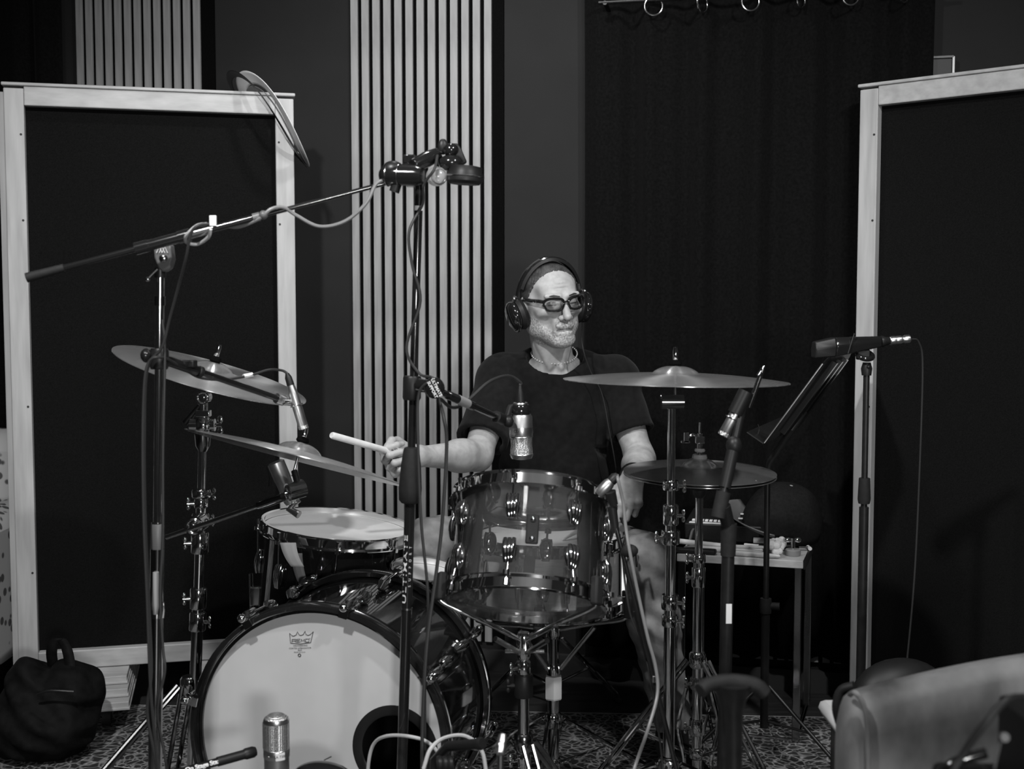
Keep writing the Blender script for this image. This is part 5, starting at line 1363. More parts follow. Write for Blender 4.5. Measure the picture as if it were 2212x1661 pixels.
def pencil_mic(a, b, r, label, body='silver_satin', group='microphones on the kit'):
    d = (b - a); L = d.length; d.normalize()
    t_ = thing('pencil_mic', a, label, 'microphone', group)
    MB().lathe([(r * 0.9, 0), (r, 0.002), (r, L * 0.62), (r * 0.92, L * 0.66), (r * 0.72, L * 0.80)], a, d, 20).build('barrel', body, t_)
    MB().lathe([(r * 0.78, L * 0.78), (r * 0.72, L * 0.92), (r * 0.35, L)], a, d, 16).build('plug', 'black_plastic', t_)
    MB().lathe([(r * 0.4, -0.0025), (r * 1.02, -0.001), (r * 1.02, 0.006)], a, d, 20, True, False).build('capsule_grille', 'grille', t_)
    MB().torus(a + d * L * 0.42, d, r * 1.15, 0.0018, 22, 6).build('clip_ring', 'chrome_dull', t_)
    return t_
pencil_mic(P(656, 925, 2.60), P(620, 806, 2.60), 0.0108, 'slim grey pencil microphone pointing down at the lower crash cymbal')
MB().tube([P(612, 868, 2.58), P(638, 866, 2.61)], 0.006, 10).build('mic_clip', 'chrome_dull', sb_)
cable('mic_cable', [P(620, 806, 2.60), P(608, 800, 2.60), P(580, 799, 2.58), P(535, 812, 2.55), P(480, 820, 2.50), P(430, 815, 2.45), P(395, 795, 2.40), P(350, 772, 2.31), P(318, 790, 2.30), P(309, 900, 2.30), P(310, 1100, 2.29), P(318, 1300, 2.28), P(326, 1500, 2.27), P(342, 1661, 2.27), P(355, 1830, 2.25)], 0.0028, 'cable_dark', 'cable looping from the pencil microphone back to the chrome stand')
tag(MB().cyl(P(526, 813, 2.545), P(545, 809, 2.56), 0.0048, n=12).build('tape_flag', 'white_paint'), 'white tape band on the cable above the upper crash cymbal', 'tape')

# ---- floor tom microphone (wide silver body under the crash)
f0, f1 = P(622, 1062, 2.92), P(596, 1000, 2.92)
fm = thing('tom_mic', f0, 'stout silver microphone aimed at the floor tom below the crash cymbal', 'microphone', 'microphones on the kit')
d_ = (f1 - f0); Lf = d_.length; d_.normalize()
MB().lathe([(0.016, 0), (0.019, 0.004), (0.0205, Lf * 0.4), (0.0215, Lf * 0.45), (0.0215, Lf), (0.016, Lf + 0.004)], f0, d_, 26).build('body', 'silver_satin', fm)
MB().lathe([(0.017, -0.03), (0.0195, -0.022), (0.019, 0.0)], f0, d_, 26).build('grille', 'grille', fm)
MB().tube([f1 + V((-0.02, 0, -0.01)), P(584, 1030, 2.93), P(583, 1050, 2.93)], 0.004, 8).build('clip', 'black_metal', fm)
ms = thing('mic_clip_arm', V(P(655, 1105, 2.92)), 'pale clip holding the tom microphone at the edge of the floor tom', 'mic clip')
MB().tube([P(622, 1062, 2.93), P(640, 1084, 2.93), P(626, 1100, 2.93), P(646, 1112, 2.92)], [0.010, 0.012, 0.010, 0.010], 12).build('clip_body', 'silver_satin', ms)

# ---- large silver microphone before the bass drum
BMY = 2.26
g0 = P(598, 1661, BMY); g0 = V((g0.x, g0.y, g0.z - 0.08)); R2 = M_(29, BMY)
gm = thing('kick_mic', V((g0.x, g0.y, 0.0105)), 'large silver side-address microphone standing before the bass drum', 'microphone', 'microphones on the kit')
zt_ = P(596, 1548, BMY).z; zg = P(596, 1615, BMY).z
o0 = V((g0.x, g0.y, 0))
MB().lathe([(R2 * 0.5, g0.z - 0.02), (R2 * 0.93, g0.z), (R2 * 0.95, zg - 0.018)], o0, (0, 0, 1), 40).build('body', 'silver_satin', gm)
MB().lathe([(R2 * 0.97, zg - 0.018), (R2, zg - 0.016), (R2, zg - 0.001), (R2 * 0.97, zg)], o0, (0, 0, 1), 40).build('collar', 'silver_mic', gm)
MB().lathe([(R2 * 0.97, zg), (R2 * 0.97, zt_ - 0.010)], o0, (0, 0, 1), 40, False, False).build('grille', 'grille', gm)
MB().lathe([(R2 * 0.98, zt_ - 0.011), (R2, zt_ - 0.008), (R2 * 0.92, zt_ - 0.002)], o0, (0, 0, 1), 40, False, False).build('top_rim', 'silver_mic', gm)
MB().lathe([(R2 * 0.92, zt_ - 0.002), (R2 * 0.6, zt_ + 0.004), (R2 * 0.05, zt_ + 0.006)], o0, (0, 0, 1), 40, False, True).build('top_grille', 'grille', gm)
for sx in (-1, 1): MB().cyl(o0 + V((sx * R2 * 0.96, -0.004, zg)), o0 + V((sx * R2 * 0.96, -0.004, zt_ - 0.01)), 0.0016, n=8).build('grille_post', 'silver_mic', gm)
lbq = P(609, 1628, BMY)
MB().lathe([(R2 * 1.01, zg - 0.016), (R2 * 1.01, zg - 0.003)], o0, (0, 0, 1), 40, False, False)
tg_ = MB()
def lab(u, v):
    t = -math.pi / 2 + 0.12 + u * 0.72; return o0 + V((R2 * 1.02 * math.cos(t), R2 * 1.02 * math.sin(t), zg - 0.017 + 0.015 * v))
tg_.grid(lab, 8, 2).build('paper_label', 'tape_white', gm)
tx = MB(); tx.text('LA 7380', lambda x, y: lab(0.5 + x / (R2 * 0.72), 0.5 + y / 0.015) + V((0, -0.0006, 0)), 0.0070); tx.build('label_print', 'print_black', gm, smooth=False)
MB().ell(o0 + V((-R2 * 0.45, -R2 * 0.92, zg - 0.010)), (0.002, 0.002, 0.002), None, 8, 6).build('badge_stud', 'chrome', gm)
MB().cyl(o0 + V((0, 0, 0.03)), o0 + V((0, 0, g0.z - 0.01)), 0.010).build('stand_tube', 'black_metal', gm)
MB().lathe([(0.055, 0.0105), (0.06, 0.014), (0.055, 0.026), (0.03, 0.032), (0.012, 0.05)], o0, (0, 0, 1), 40).build('round_base', 'black_metal', gm)

# ---- low black boom with maker's lettering
a0_, a1_ = P(360, 1676, 2.2), P(540, 1626, 2.28)
lo_root = V((a0_.x, a0_.y, 0.0105))
ls = thing('low_boom_stand', lo_root, 'low black boom stand with white lettering at the lower left', 'mic stand', 'microphone stands')
bo = MB().cyl(a0_, a1_, 0.0078, n=18).build('boom', 'black_gloss', ls)
da = (a1_ - a0_).normalized()
MB().lathe([(0.0095, -0.012), (0.011, -0.008), (0.011, 0.006), (0.0085, 0.012)], a1_, da, 18).build('end_cap', 'black_plastic', bo)
MB().cyl(lerp(a0_, a1_, 0.60), lerp(a0_, a1_, 0.93), 0.0092, n=18).build('sleeve', 'black_plastic', bo)
tx = MB(); ring_text(tx, 'On Stage Stands', lerp(a0_, a1_, 0.45), da, V((0, -1, 0.4)), 0.0081, 0.0125, True, 0.95, 0.0, 0.0, 0.0005)
for v in tx.v: pass
tx.build('lettering', 'print_white', bo, smooth=False)
MB().tube([a0_, V((a0_.x, a0_.y, 0.03))], 0.009, 12).build('post', 'black_metal', ls)
MB().lathe([(0.055, 0.0), (0.06, 0.004), (0.055, 0.016), (0.03, 0.022), (0.012, 0.04)], lo_root, (0, 0, 1), 40).build('round_base', 'black_metal', ls)

# ---- rack tom microphone on its slim stand
n0, n1 = P(1324, 1112, 2.47), P(1424, 1512, 2.43)
tmS = at_z(n0, n1, 0.012); tsd = thing('slim_mic_stand', tmS, 'slim black stand leaning up to the clear tom with a clipped cable', 'mic stand', 'microphone stands')
MB().cyl(tmS, n0, 0.0050, n=14).build('boom', 'black_gloss', tsd)
MB().cyl(P(1322, 1095, 2.47), P(1330, 1150, 2.47), 0.0100, 0.008, n=16).build('boom_head', 'black_plastic', tsd)
MB().cyl(P(1374, 1320, 2.46), P(1400, 1420, 2.45), 0.0072, n=14).build('boom_sleeve', 'black_metal', tsd)
MB().box(P(1415, 1466, 2.43), (0.012, 0.012, 0.014)).build('cable_clip', 'chrome_dull', tsd, bevel=0.001)
MB().ell(P(1360, 1190, 2.455), (0.018, 0.014, 0.014)).build('boom_knob', 'rubber', tsd)
MB().lathe([(0.045, -0.0015), (0.05, 0.004), (0.045, 0.014), (0.02, 0.02), (0.008, 0.03)], tmS, (0, 0, 1), 36).build('round_base', 'black_metal', tsd)
x0, x1 = P(1292, 1068, 2.47), P(1320, 1040, 2.47)
rm_ = thing('tom_mic', x0, 'small grey microphone clipped at the right rim of the clear tom', 'microphone', 'microphones on the kit')
dx = (x1 - x0).normalized(); Lx = (x1 - x0).length
MB().lathe([(0.009, 0), (0.0115, 0.004), (0.0125, 0.016), (0.0125, Lx * 0.8), (0.0095, Lx)], x0, dx, 20).build('body', 'silver_satin', rm_)
MB().lathe([(0.010, 0), (0.011, 0.012), (0.006, 0.02)], x1, dx, 18).build('plug', 'black_plastic', rm_)
MB().tube([P(1318, 1062, 2.46), P(1326, 1090, 2.465)], [0.012, 0.009], 14).build('mount', 'black_plastic', rm_)
cable('mic_cable', [x1 + dx * 0.018, P(1336, 1040, 2.455), P(1346, 1085, 2.46), P(1352, 1140, 2.45), P(1362, 1200, 2.43), P(1380, 1290, 2.425), P(1400, 1380, 2.41), P(1416, 1440, 2.405), P(1420, 1500, 2.39), P(1398, 1580, 2.35), P(1370, 1661, 2.36), P(1330, 1800, 2.2)], 0.0036, 'cable_grey', 'grey cable running from the clear tom\'s microphone down its stand')
cable('mic_cable', [P(1340, 1118, 2.50), P(1352, 1150, 2.50), P(1345, 1200, 2.49), P(1360, 1320, 2.47), P(1390, 1400, 2.46), P(1410, 1500, 2.45), P(1430, 1640, 2.5), P(1440, 1800, 2.45)], 0.0022, 'cable_dark', 'thin dark cable beside the slim leaning stand')

# ---- hi-hat microphone on a thick black stand
XY = 2.40
s1_, s2_ = P(1574, 1140, XY), P(1562, 1661, XY)
x0_ = at_z(s1_, s2_, 0.0); xs = thing('mic_stand', x0_, 'thick black stand with a white tag holding the hi-hat microphone', 'mic stand', 'microphone stands')
XP = lambda y: P(1574 + (1562 - 1574) * (y - 1140) / (1661 - 1140), y, XY)
xa = (s1_ - x0_).normalized()
MB().cyl(x0_ + xa * 0.03, XP(1145), 0.0130, n=20).build('post', 'black_metal', xs)
MB().cyl(XP(1200), XP(1130), 0.0150, 0.0165, n=20).build('post_clutch', 'rubber', xs)
bq0, bq1 = P(1551, 1118, XY - 0.02), P(1606, 868, XY + 0.02)
bo = MB().cyl(bq0, bq1, 0.0085, n=18).build('boom', 'black_metal', xs)
MB().cyl(bq0, lerp(bq0, bq1, 0.22), 0.0145, n=20).build('boom_weight', 'rubber', bo)
MB().cyl(lerp(bq0, bq1, 0.26), lerp(bq0, bq1, 0.62), 0.0125, n=20).ell(lerp(bq0, bq1, 0.62), (0.016, 0.016, 0.020)).build('boom_sleeve', 'black_plastic', bo)
MB().cyl(lerp(bq0, bq1, 0.10) + V((0.006, 0, 0)), XP(1140), 0.014, n=18).build('swivel', 'black_plastic', xs)
MB().box(XP(1322) + V((0.002, -0.0135, 0)), (0.0115, 0.001, 0.040)).build('white_tag', 'print_white', xs, smooth=False)
MB().lathe([(0.07, 0), (0.075, 0.004), (0.07, 0.016), (0.03, 0.024), (0.016, 0.034)], V((x0_.x, x0_.y, 0.0105)), (0, 0, 1), 40).build('round_base', 'black_metal', xs)
pencil_mic(P(1563, 940, XY + 0.02), P(1610, 855, XY + 0.02), 0.0120, 'dark pencil microphone pointing down at the hi-hat cymbals', 'silver_satin')
MB().cyl(P(1588, 893, XY + 0.015), P(1612, 845, XY + 0.015), 0.0155, n=18).cyl(P(1606, 868, XY + 0.02), P(1618, 858, XY + 0.03), 0.008, n=12).build('mic_clip', 'black_plastic', bo)
MB().cyl(P(1618, 880, XY + 0.03), P(1648, 796, XY + 0.03), 0.0052, n=12).cyl(P(1640, 812, XY + 0.03), P(1652, 790, XY + 0.03), 0.0065, 0.003, n=12).build('boom_tail', 'black_gloss', bo)

# ---- cables and small gear at the foot of the bass drum
cable('floor_cable', [P(793, 1730, 2.46), P(796, 1650, 2.45), P(808, 1606, 2.44), P(835, 1590, 2.40), P(880, 1590, 2.36), P(925, 1604, 2.34), P(950, 1640, 2.33), P(955, 1730, 2.32)], 0.0037, 'cable_light', 'pale cable arching over the port hole of the bass drum')
cable('floor_cable', [P(915, 1661, 2.25), P(930, 1618, 2.26), P(960, 1594, 2.28), P(1005, 1590, 2.28), P(1040, 1620, 2.28), P(1052, 1680, 2.28)], 0.0040, 'cable_light', 'pale cable loop above the dark bass drum microphone')
e0_, e1_ = P(968, 1612, 2.22), P(1038, 1606, 2.16)
em_ = thing('stand_boom', V((e0_.x, e0_.y, 0.0105)), 'stubby black boom end lying low before the bass drum', 'mic stand', 'microphone stands')
MB().cyl(e0_, e1_, 0.0095, n=18).lathe([(0.011, -0.006), (0.012, 0.0), (0.010, 0.006)], e1_, e1_ - e0_, 18).build('boom', 'black_plastic', em_)
MB().tube([e0_, P(940, 1640, 2.24), V((e0_.x - 0.03, e0_.y, 0.03))], 0.010, 12).build('post', 'black_metal', em_)
for kk in range(3):
    MB().lathe([(0.014, -0.005), (0.016, 0.0), (0.014, 0.005)], P(950 + 12 * kk, 1650, 2.2), (1, 0, 0.1), 18).build('lock_ring', 'black_plastic', em_)
MB().lathe([(0.045, 0), (0.05, 0.004), (0.045, 0.014), (0.02, 0.03)], V((e0_.x - 0.03, e0_.y, 0.0105)), (0, 0, 1), 36).build('round_base', 'black_metal', em_)
y0_, y1_ = P(1070, 1700, 1.75), P(1082, 1612, 1.80)
yr = thing('stand_tip', V((y0_.x, y0_.y, 0.0105)), 'blurred silver stand tip rising from the bottom edge', 'mic stand', 'microphone stands')
MB().lathe([(0.006, 0), (0.0075, 0.010), (0.0065, 0.03)], P(1081, 1628, 1.79), y1_ - y0_, 18).ell(y1_, (0.0088, 0.0088, 0.0088)).build('tip', 'silver_mic', yr)
MB().cyl(V((y0_.x, y0_.y, 0.03)), P(1081, 1630, 1.79), 0.0055, n=14).build('rod', 'chrome_dull', yr)
MB().lathe([(0.075, 0), (0.08, 0.004), (0.075, 0.014), (0.01, 0.03)], V((y0_.x, y0_.y, 0.0105)), (0, 0, 1), 36).build('round_base', 'black_metal', yr)
v0 = P(700, 1668, 2.3); vr = thing('kick_mic', V((v0.x, v0.y, 0.0105)), 'black egg-shaped microphone low in front of the bass drum head', 'microphone', 'microphones on the kit')
MB().ell(P(698, 1684, 2.31), (0.062, 0.036, 0.036), Matrix.Rotation(0.12, 3, 'Y'), 32, 18).build('body', 'black_gloss', vr)
MB().cyl(P(700, 1642, 2.27), P(716, 1634, 2.27), 0.0012, n=6).build('wire_end', 'cable_dark', vr)
MB().cyl(V((v0.x, v0.y, 0.03)), v0, 0.009).build('post', 'black_metal', vr)
MB().lathe([(0.045, 0), (0.05, 0.004), (0.045, 0.014), (0.02, 0.03)], V((v0.x, v0.y, 0.0105)), (0, 0, 1), 36).build('round_base', 'black_metal', vr)
# ================================================================= music stand
d0, d1 = P(1650, 957, 2.99), P(1790, 767, 3.03)          # near edge of the desk, low and high end
pole = P(1659, 960, 3.22); mx = V((pole.x, pole.y, 0))
mst = thing('music_stand', mx, 'black music stand turned side-on at the right of the kit', 'music stand')
sl_ = (d1 - d0); sL = sl_.length; sl_.normalize()
wd = V((0.40, 0.915, 0.0)); wd.normalize(); nb_ = wd.cross(sl_).normalized()
if nb_.x < 0: nb_ = -nb_                                  # back of the desk looks to the right
def dk(u, v, o): return d0 + wd * u * 0.46 + sl_ * v * sL + nb_ * o
ds = MB().prism([dk(0, 0, 0), dk(1, 0, 0), dk(1, 0.9, 0), dk(0.88, 1, 0), dk(0.12, 1, 0), dk(0, 0.9, 0)], nb_ * 0.003).build('desk', 'black_metal', mst, smooth=False)
MB().prism([dk(0, 0, 0), dk(1, 0, 0), dk(1, 0, -0.05), dk(0, 0, -0.05)], -sl_ * 0.003).build('ledge', 'black_metal', ds, smooth=False)
MB().tube([dk(0, 0.0, 0.001), dk(0, 0.9, 0.001), dk(0.12, 1.0, 0.001), dk(0.88, 1.0, 0.001)], 0.0026, 8).build('rolled_edge', 'chrome_dull', ds)
for v0_, v1_ in ((0.08, 0.92),):
    for uu in (0.30, 0.5, 0.70):
        MB().prism([dk(uu - 0.03, v0_, 0.003), dk(uu + 0.03, v0_, 0.003), dk(uu + 0.03, v1_, 0.003), dk(uu - 0.03, v1_, 0.003)], nb_ * 0.014).build('rib', 'black_gloss', ds, smooth=False)
MB().tube([dk(0.5, 0.30, 0.012), dk(0.45, 0.10, 0.016), pole + V((0.004, 0, -0.05)), pole + V((0, 0, -0.10))], 0.010, 12).build('tilt_joint', 'black_metal', mst)
MB().tube(spline([dk(0.1, 0.0, -0.03), dk(0.1, 0.05, -0.035), dk(0.1, 0.08, -0.045)], 5), 0.0015, 6).build('page_clip', 'chrome_dull', ds)
zb = lambda y: P(1657, y, 3.22).z
MB().cyl(mx + up * zb(1330), mx + up * (pole.z - 0.08), 0.0080, n=16).build('upper_tube', 'black_metal', mst)
MB().cyl(mx + up * 0.10, mx + up * zb(1310), 0.0115, n=16).build('lower_tube', 'black_metal', mst)
MB().lathe([(0.015, -0.02), (0.0165, 0), (0.015, 0.02)], mx + up * zb(1308), (0, 0, 1), 18).cyl(mx + up * zb(1308), mx + V((0.035, -0.01, zb(1308))), 0.010, n=14).build('height_knob', 'rubber', mst)
for k in range(3):
    a = -0.75 + 2.094 * k; e = V((math.cos(a), math.sin(a), 0))
    lg = MB().tube([mx + e * 0.014 + up * zb(1480), mx + e * 0.26 + up * 0.022], 0.0055, 10).build('leg', 'black_metal', mst)
    MB().tube([mx + e * 0.012 + up * 0.12, mx + e * 0.14 + up * (0.022 + (zb(1480) - 0.022) * 0.49)], 0.004, 8).build('brace', 'black_metal', lg)
    MB().ell(mx + e * 0.26 + up * 0.021, (0.012, 0.012, 0.011), None, 10, 8).build('rubber_foot', 'rubber', lg)

# ---- dynamic microphone on a stand beside the music stand
DY = 2.80
pp = P(1872, 800, DY); db = V((pp.x, pp.y, 0)); dms = thing('mic_stand', db, 'black upright stand carrying the wedge-shaped microphone by the right screen', 'mic stand', 'microphone stands')
zd = lambda y: P(1868, y, DY).z
MB().cyl(db + up * zd(1110), db + up * zd(790), 0.0072, n=16).build('upper_tube', 'black_metal', dms)
MB().cyl(db + up * 0.03, db + up * zd(1095), 0.0110, n=16).build('lower_tube', 'black_metal', dms)
MB().lathe([(0.0130, -0.03), (0.0150, -0.02), (0.0130, 0.03)], db + up * zd(1060), (0, 0, 1), 18).build('clutch', 'rubber', dms)
MB().lathe([(0.011, -0.016), (0.013, 0), (0.009, 0.014)], db + up * zd(796), (0, 0, 1), 18).ell(db + V((0, -0.014, zd(792))), (0.004, 0.004, 0.004)).build('clip_base', 'black_plastic', dms)
MB().torus(db + V((-0.006, -0.004, zd(767))), (0.1, -0.55, 1), 0.017, 0.0065, 28, 10).build('clip_ring', 'black_gloss', dms)
MB().lathe([(0.120, 0), (0.125, 0.004), (0.12, 0.016), (0.03, 0.024), (0.014, 0.034)], V((db.x, db.y, 0.0105)), (0, 0, 1), 40).build('round_base', 'black_metal', dms)
m0_, m1_ = P(1757, 752, DY - 0.02), P(1902, 738, DY)
md_ = (m1_ - m0_); Lq = md_.length; md_.normalize()
dm = thing('dynamic_mic', m0_, 'wedge-shaped black microphone with silver plug by the right screen', 'microphone', 'microphones on the kit')
upv = V((0, 0, 1)); sdv = md_.cross(upv).normalized()
def wedge(l0, l1, t0, b0, t1, b1, w0, w1):
    mb = MB(); ring = []
    for (l, t_, b_, w_) in ((l0, t0, b0, w0), (l1, t1, b1, w1)):
        base = len(mb.v)
        for (sx, zz) in ((-0.6, t_), (0.6, t_), (1, t_ * 0.55 + b_ * 0.45), (0.8, b_), (-0.8, b_), (-1, t_ * 0.55 + b_ * 0.45)):
            mb.v.append(m0_ + md_ * l + sdv * sx * w_ / 2 + upv * zz)
        ring.append(base)
    for i in range(6):
        j = (i + 1) % 6; mb.f.append((ring[0] + i, ring[0] + j, ring[1] + j, ring[1] + i))
    mb.f.append(tuple(range(ring[0] + 5, ring[0] - 1, -1))); mb.f.append(tuple(range(ring[1], ring[1] + 6))); return mb
wedge(0.0, Lq * 0.30, 0.015, -0.023, 0.021, -0.024, 0.036, 0.044).build('grille', 'black_plastic', dm, bevel=0.003)
wedge(Lq * 0.30, Lq, 0.021, -0.024, 0.013, -0.012, 0.044, 0.024).build('body', 'black_gloss', dm, bevel=0.003)
MB().lathe([(0.0125, 0), (0.0135, 0.004), (0.0105, 0.012), (0.0080, 0.024)], m1_, md_, 20).build('tail', 'black_plastic', dm)
MB().lathe([(0.0085, 0.022), (0.0100, 0.024), (0.0100, 0.036), (0.0085, 0.037), (0.0095, 0.039), (0.0095, 0.050), (0.0078, 0.052), (0.0078, 0.056), (0.0100, 0.060), (0.0100, 0.070), (0.0050, 0.074)], m1_, md_, 20).build('plug', 'silver_mic', dm)
MB().tube([P(1832, 764, DY - 0.03), P(1846, 720, DY - 0.03)], 0.0018, 6).build('clip_wire', 'black_metal', dm)
MB().box(m0_ + md_ * Lq * 0.74 - upv * 0.026, (0.030, 0.016, 0.024)).build('clip_slide', 'black_plastic', dm, bevel=0.003)
cable('mic_cable', [m1_ + md_ * 0.074, P(1985, 740, DY + 0.02), P(1993, 800, DY + 0.03), P(1985, 1050, DY + 0.03), P(1975, 1250, DY + 0.03), P(1960, 1420, DY + 0.02), P(1940, 1600, DY), P(1900, 1780, DY)], 0.0022, 'cable_dark', 'thin dark cable hanging from the wedge-shaped microphone')

# ================================================================= side table with the drummer's things
TZ = 0.535
ta, tb_, tc_, td_ = PZ(1462, 1196, TZ), PZ(1735, 1212, TZ), PZ(1764, 1150, TZ), PZ(1490, 1142, TZ)
tc_ = tb_ + (tc_ - tb_) * 0.80; td_ = ta + (tc_ - tb_)
tcen = (ta + tb_ + tc_ + td_) / 4
tbl = thing('side_table', V((tcen.x, tcen.y, 0)), 'small pale wooden side table with metal legs behind the hi-hat stand', 'table')
ex = (tb_ - ta).normalized(); ey = (td_ - ta).normalized()
MB().prism([p - up * 0.022 for p in (ta, tb_, tc_, td_)], up * 0.022).build('tabletop', 'table_wood', tbl, smooth=False, bevel=0.002)
MB().prism([tb_ + ex * 0.001 - up * 0.024, tb_ + ex * 0.006 - up * 0.024, tc_ + ex * 0.006 - up * 0.024, tc_ + ex * 0.001 - up * 0.024], up * 0.027).build('side_edge', 'black_plastic', tbl, smooth=False)
for fr, sg in ((tb_, -1), (ta, 1)):
    bk = fr + (tc_ - tb_)
    a, b = fr + ex * sg * 0.014 + ey * 0.014, bk + ex * sg * 0.014 - ey * 0.014
    for pnt in (a, b):
        R = Matrix((ex, ey, up)).transposed()
        MB().box(V((pnt.x, pnt.y, (TZ - 0.022) / 2 + 0.006)), (0.022, 0.022, TZ - 0.034), R).build('leg', 'dark_chrome', tbl, smooth=False, bevel=0.003)
    MB().cyl(V((a.x, a.y, 0.012)), V((b.x, b.y, 0.012)), 0.0085, n=12).build('floor_rail', 'chrome', tbl)
fa, fb = ta + ex * 0.014 + ey * 0.014, tb_ - ex * 0.014 + ey * 0.014
MB().cyl(V((fa.x, fa.y, 0.014)), V((fb.x, fb.y, 0.014)), 0.0060, n=12).build('front_rail', 'chrome', tbl)
def tt_(u, v, z=0.0):
    p = ta + (tb_ - ta) * u + (td_ - ta) * v; return V((p.x, p.y, TZ + z))
TABR = Matrix((ex, ey, up)).transposed()
# mixer
mxr = thing('mixer', tt_(0.36, 0.62), 'small black mixer with white knobs on the side table', 'mixer')
Rm = TABR @ Matrix.Rotation(math.radians(8), 3, 'X')
mc = tt_(0.31, 0.64, 0.050)
MB().box(mc, (0.235, 0.16, 0.050), Rm).build('case', 'black_plastic', mxr, bevel=0.004)
MB().prism([tt_(0.02, 0.34, 0.0005), tt_(0.02, 0.94, 0.0005), tt_(0.05, 0.94, 0.07), tt_(0.05, 0.34, 0.045)], ex * 0.006).build('side_cheek', 'grey_plastic', mxr, smooth=False)
def mx_(u, v, h_=0.026): return mc + Rm @ V(((u - 0.5) * 0.235, (v - 0.5) * 0.16, h_))
for i in range(9):
    MB().box(mx_(0.10 + 0.055 * i, 0.20), (0.009, 0.012, 0.004), Rm).build('button', 'white_paint', mxr, smooth=False)
MB().prism([mx_(0.06, 0.02, 0.0255), mx_(0.62, 0.02, 0.0255), mx_(0.62, 0.10, 0.0255), mx_(0.06, 0.10, 0.0255)], Rm @ V((0, 0, 0.001))).build('label_strip', 'tape_white', mxr, smooth=False)
for (u, v) in ((0.70, 0.16), (0.70, 0.44), (0.80, 0.30), (0.90, 0.20), (0.90, 0.48), (0.98, 0.34)):
    kb = MB().lathe([(0.0085, 0), (0.0075, 0.014), (0.006, 0.015)], mx_(u, v, 0.025), Rm @ V((0, 0, 1)), 16).build('knob', 'black_plastic', mxr)
    MB().box(mx_(u, v, 0.041) - Rm @ V((0, 0.004, 0)), (0.013, 0.005, 0.003), Rm).build('knob_cap', 'white_paint', kb, smooth=False)
# cap
cp = thing('baseball_cap', tt_(0.86, 0.80), 'dark baseball cap with grey underbrim on the side table', 'cap')
cpc = P(1684, 1140, 3.58); Rc = frame_from(V((0.18, -0.25, 1)), (-1, -0.25, 0))
cpc = V((cpc.x + 0.01, cpc.y + 0.02, TZ + 0.060))
mb = MB()
for j in range(13):
    ph = math.pi / 2 * j / 12
    for i in range(40):
        t = 2 * math.pi * i / 40; rr2 = math.cos(ph) ** 0.75
        mb.v.append(cpc + Rc @ V((0.124 * rr2 * math.cos(t), 0.104 * rr2 * math.sin(t), -0.026 + 0.150 * math.sin(ph) ** 0.9)))
for j in range(12):
    for i in range(40):
        i2 = (i + 1) % 40; mb.f.append((j * 40 + i, j * 40 + i2, (j + 1) * 40 + i2, (j + 1) * 40 + i))
crn = mb.build('crown', 'cap_cloth', cp, ang=180); so = crn.modifiers.new('t', 'SOLIDIFY'); so.thickness = 0.002
MB().ell(cpc + Rc @ V((0, 0, 0.121)), (0.007, 0.007, 0.004), Rc, 12, 8).build('button', 'print_grey', cp)
def brim(u, v):
    t = (u - 0.5) * 2.1; r = 0.116 + 0.075 * v * math.cos(t * 0.72)
    return cpc + Rc @ V((r * math.cos(t) + 0.002, 0.088 / 0.105 * r * math.sin(t), -0.016 + 0.030 * v * (1 - 0.4 * abs(t)) + 0.012 * v))
br = MB().grid(brim, 24, 8).build('brim', 'cap_under', cp, ang=180); so = br.modifiers.new('t', 'SOLIDIFY'); so.thickness = 0.003
fl = MB(); fc_ = P(1651, 1126, cpc.y - 0.085)
lgx = V((0.95, -0.3, 0.0)).normalized()
for a, b in (((0, 0), (0, 12)), ((0, 12), (7, 12)), ((7, 12), (7, 0)), ((7, 0), (0, 0)), ((2.5, 3), (2.5, 9)), ((2.5, 6), (5, 6)), ((5, 3), (5, 9))):
    fl.tube([fc_ + lgx * (a[0] - 3.5) * 0.0013 + up * (a[1] - 6) * 0.0013, fc_ + lgx * (b[0] - 3.5) * 0.0013 + up * (b[1] - 6) * 0.0013], 0.0006, 5)
fl.build('flag_logo', 'print_white', cp)
b2 = tt_(0.985, 0.62, 0.004)
MB().box(P(1754, 1150, cpc.y - 0.04), (0.016, 0.004, 0.014), rotz(0.3)).build('side_logo', 'print_white', cp, smooth=False)
# loose sticks, brushes, mallet, tools
def rod_thing(name, a, b, r, m, label, cat, group=None, tip=None):
    t_ = thing(name, a, label, cat, group); d = (b - a).normalized(); L = (b - a).length
    MB().tube([a, a + d * 0.003, b - d * 0.05, b - d * 0.004, b], [r * 0.8, r, r, r * 0.55, r * 0.3], 12).build('shaft', m, t_)
    return t_
rod_thing('drumstick', tt_(-0.16, 0.30, 0.018), tt_(0.66, 0.22, 0.0085), 0.0078, 'stick_wood', 'loose pale drumstick poking out past the left end of the side table', 'drumstick', 'sticks on the side table')
rod_thing('drumstick', tt_(0.12, 0.18, 0.0085), tt_(0.68, 0.11, 0.0085), 0.0078, 'stick_wood', 'loose drumstick in the middle of the side table', 'drumstick', 'sticks on the side table')
rod_thing('drumstick', tt_(0.36, 0.06, 0.0085), tt_(0.82, 0.02, 0.0085), 0.0075, 'stick_wood', 'loose drumstick nearest the front edge of the side table', 'drumstick', 'sticks on the side table')
ml = rod_thing('mallet', tt_(0.46, 0.14, 0.020), tt_(0.72, 0.16, 0.022), 0.0060, 'stick_wood', 'soft mallet with a fluffy white head on the side table', 'mallet')
fz = MB(); random.seed(3)
for i in range(26):
    p = tt_(0.76 + random.uniform(-0.05, 0.06), 0.16 + random.uniform(-0.10, 0.10), 0.022 + random.uniform(-0.006, 0.018))
    fz.ell(p, (random.uniform(0.009, 0.014),) * 3, None, 10, 7)
fz.build('fleece_head', 'fleece', ml)
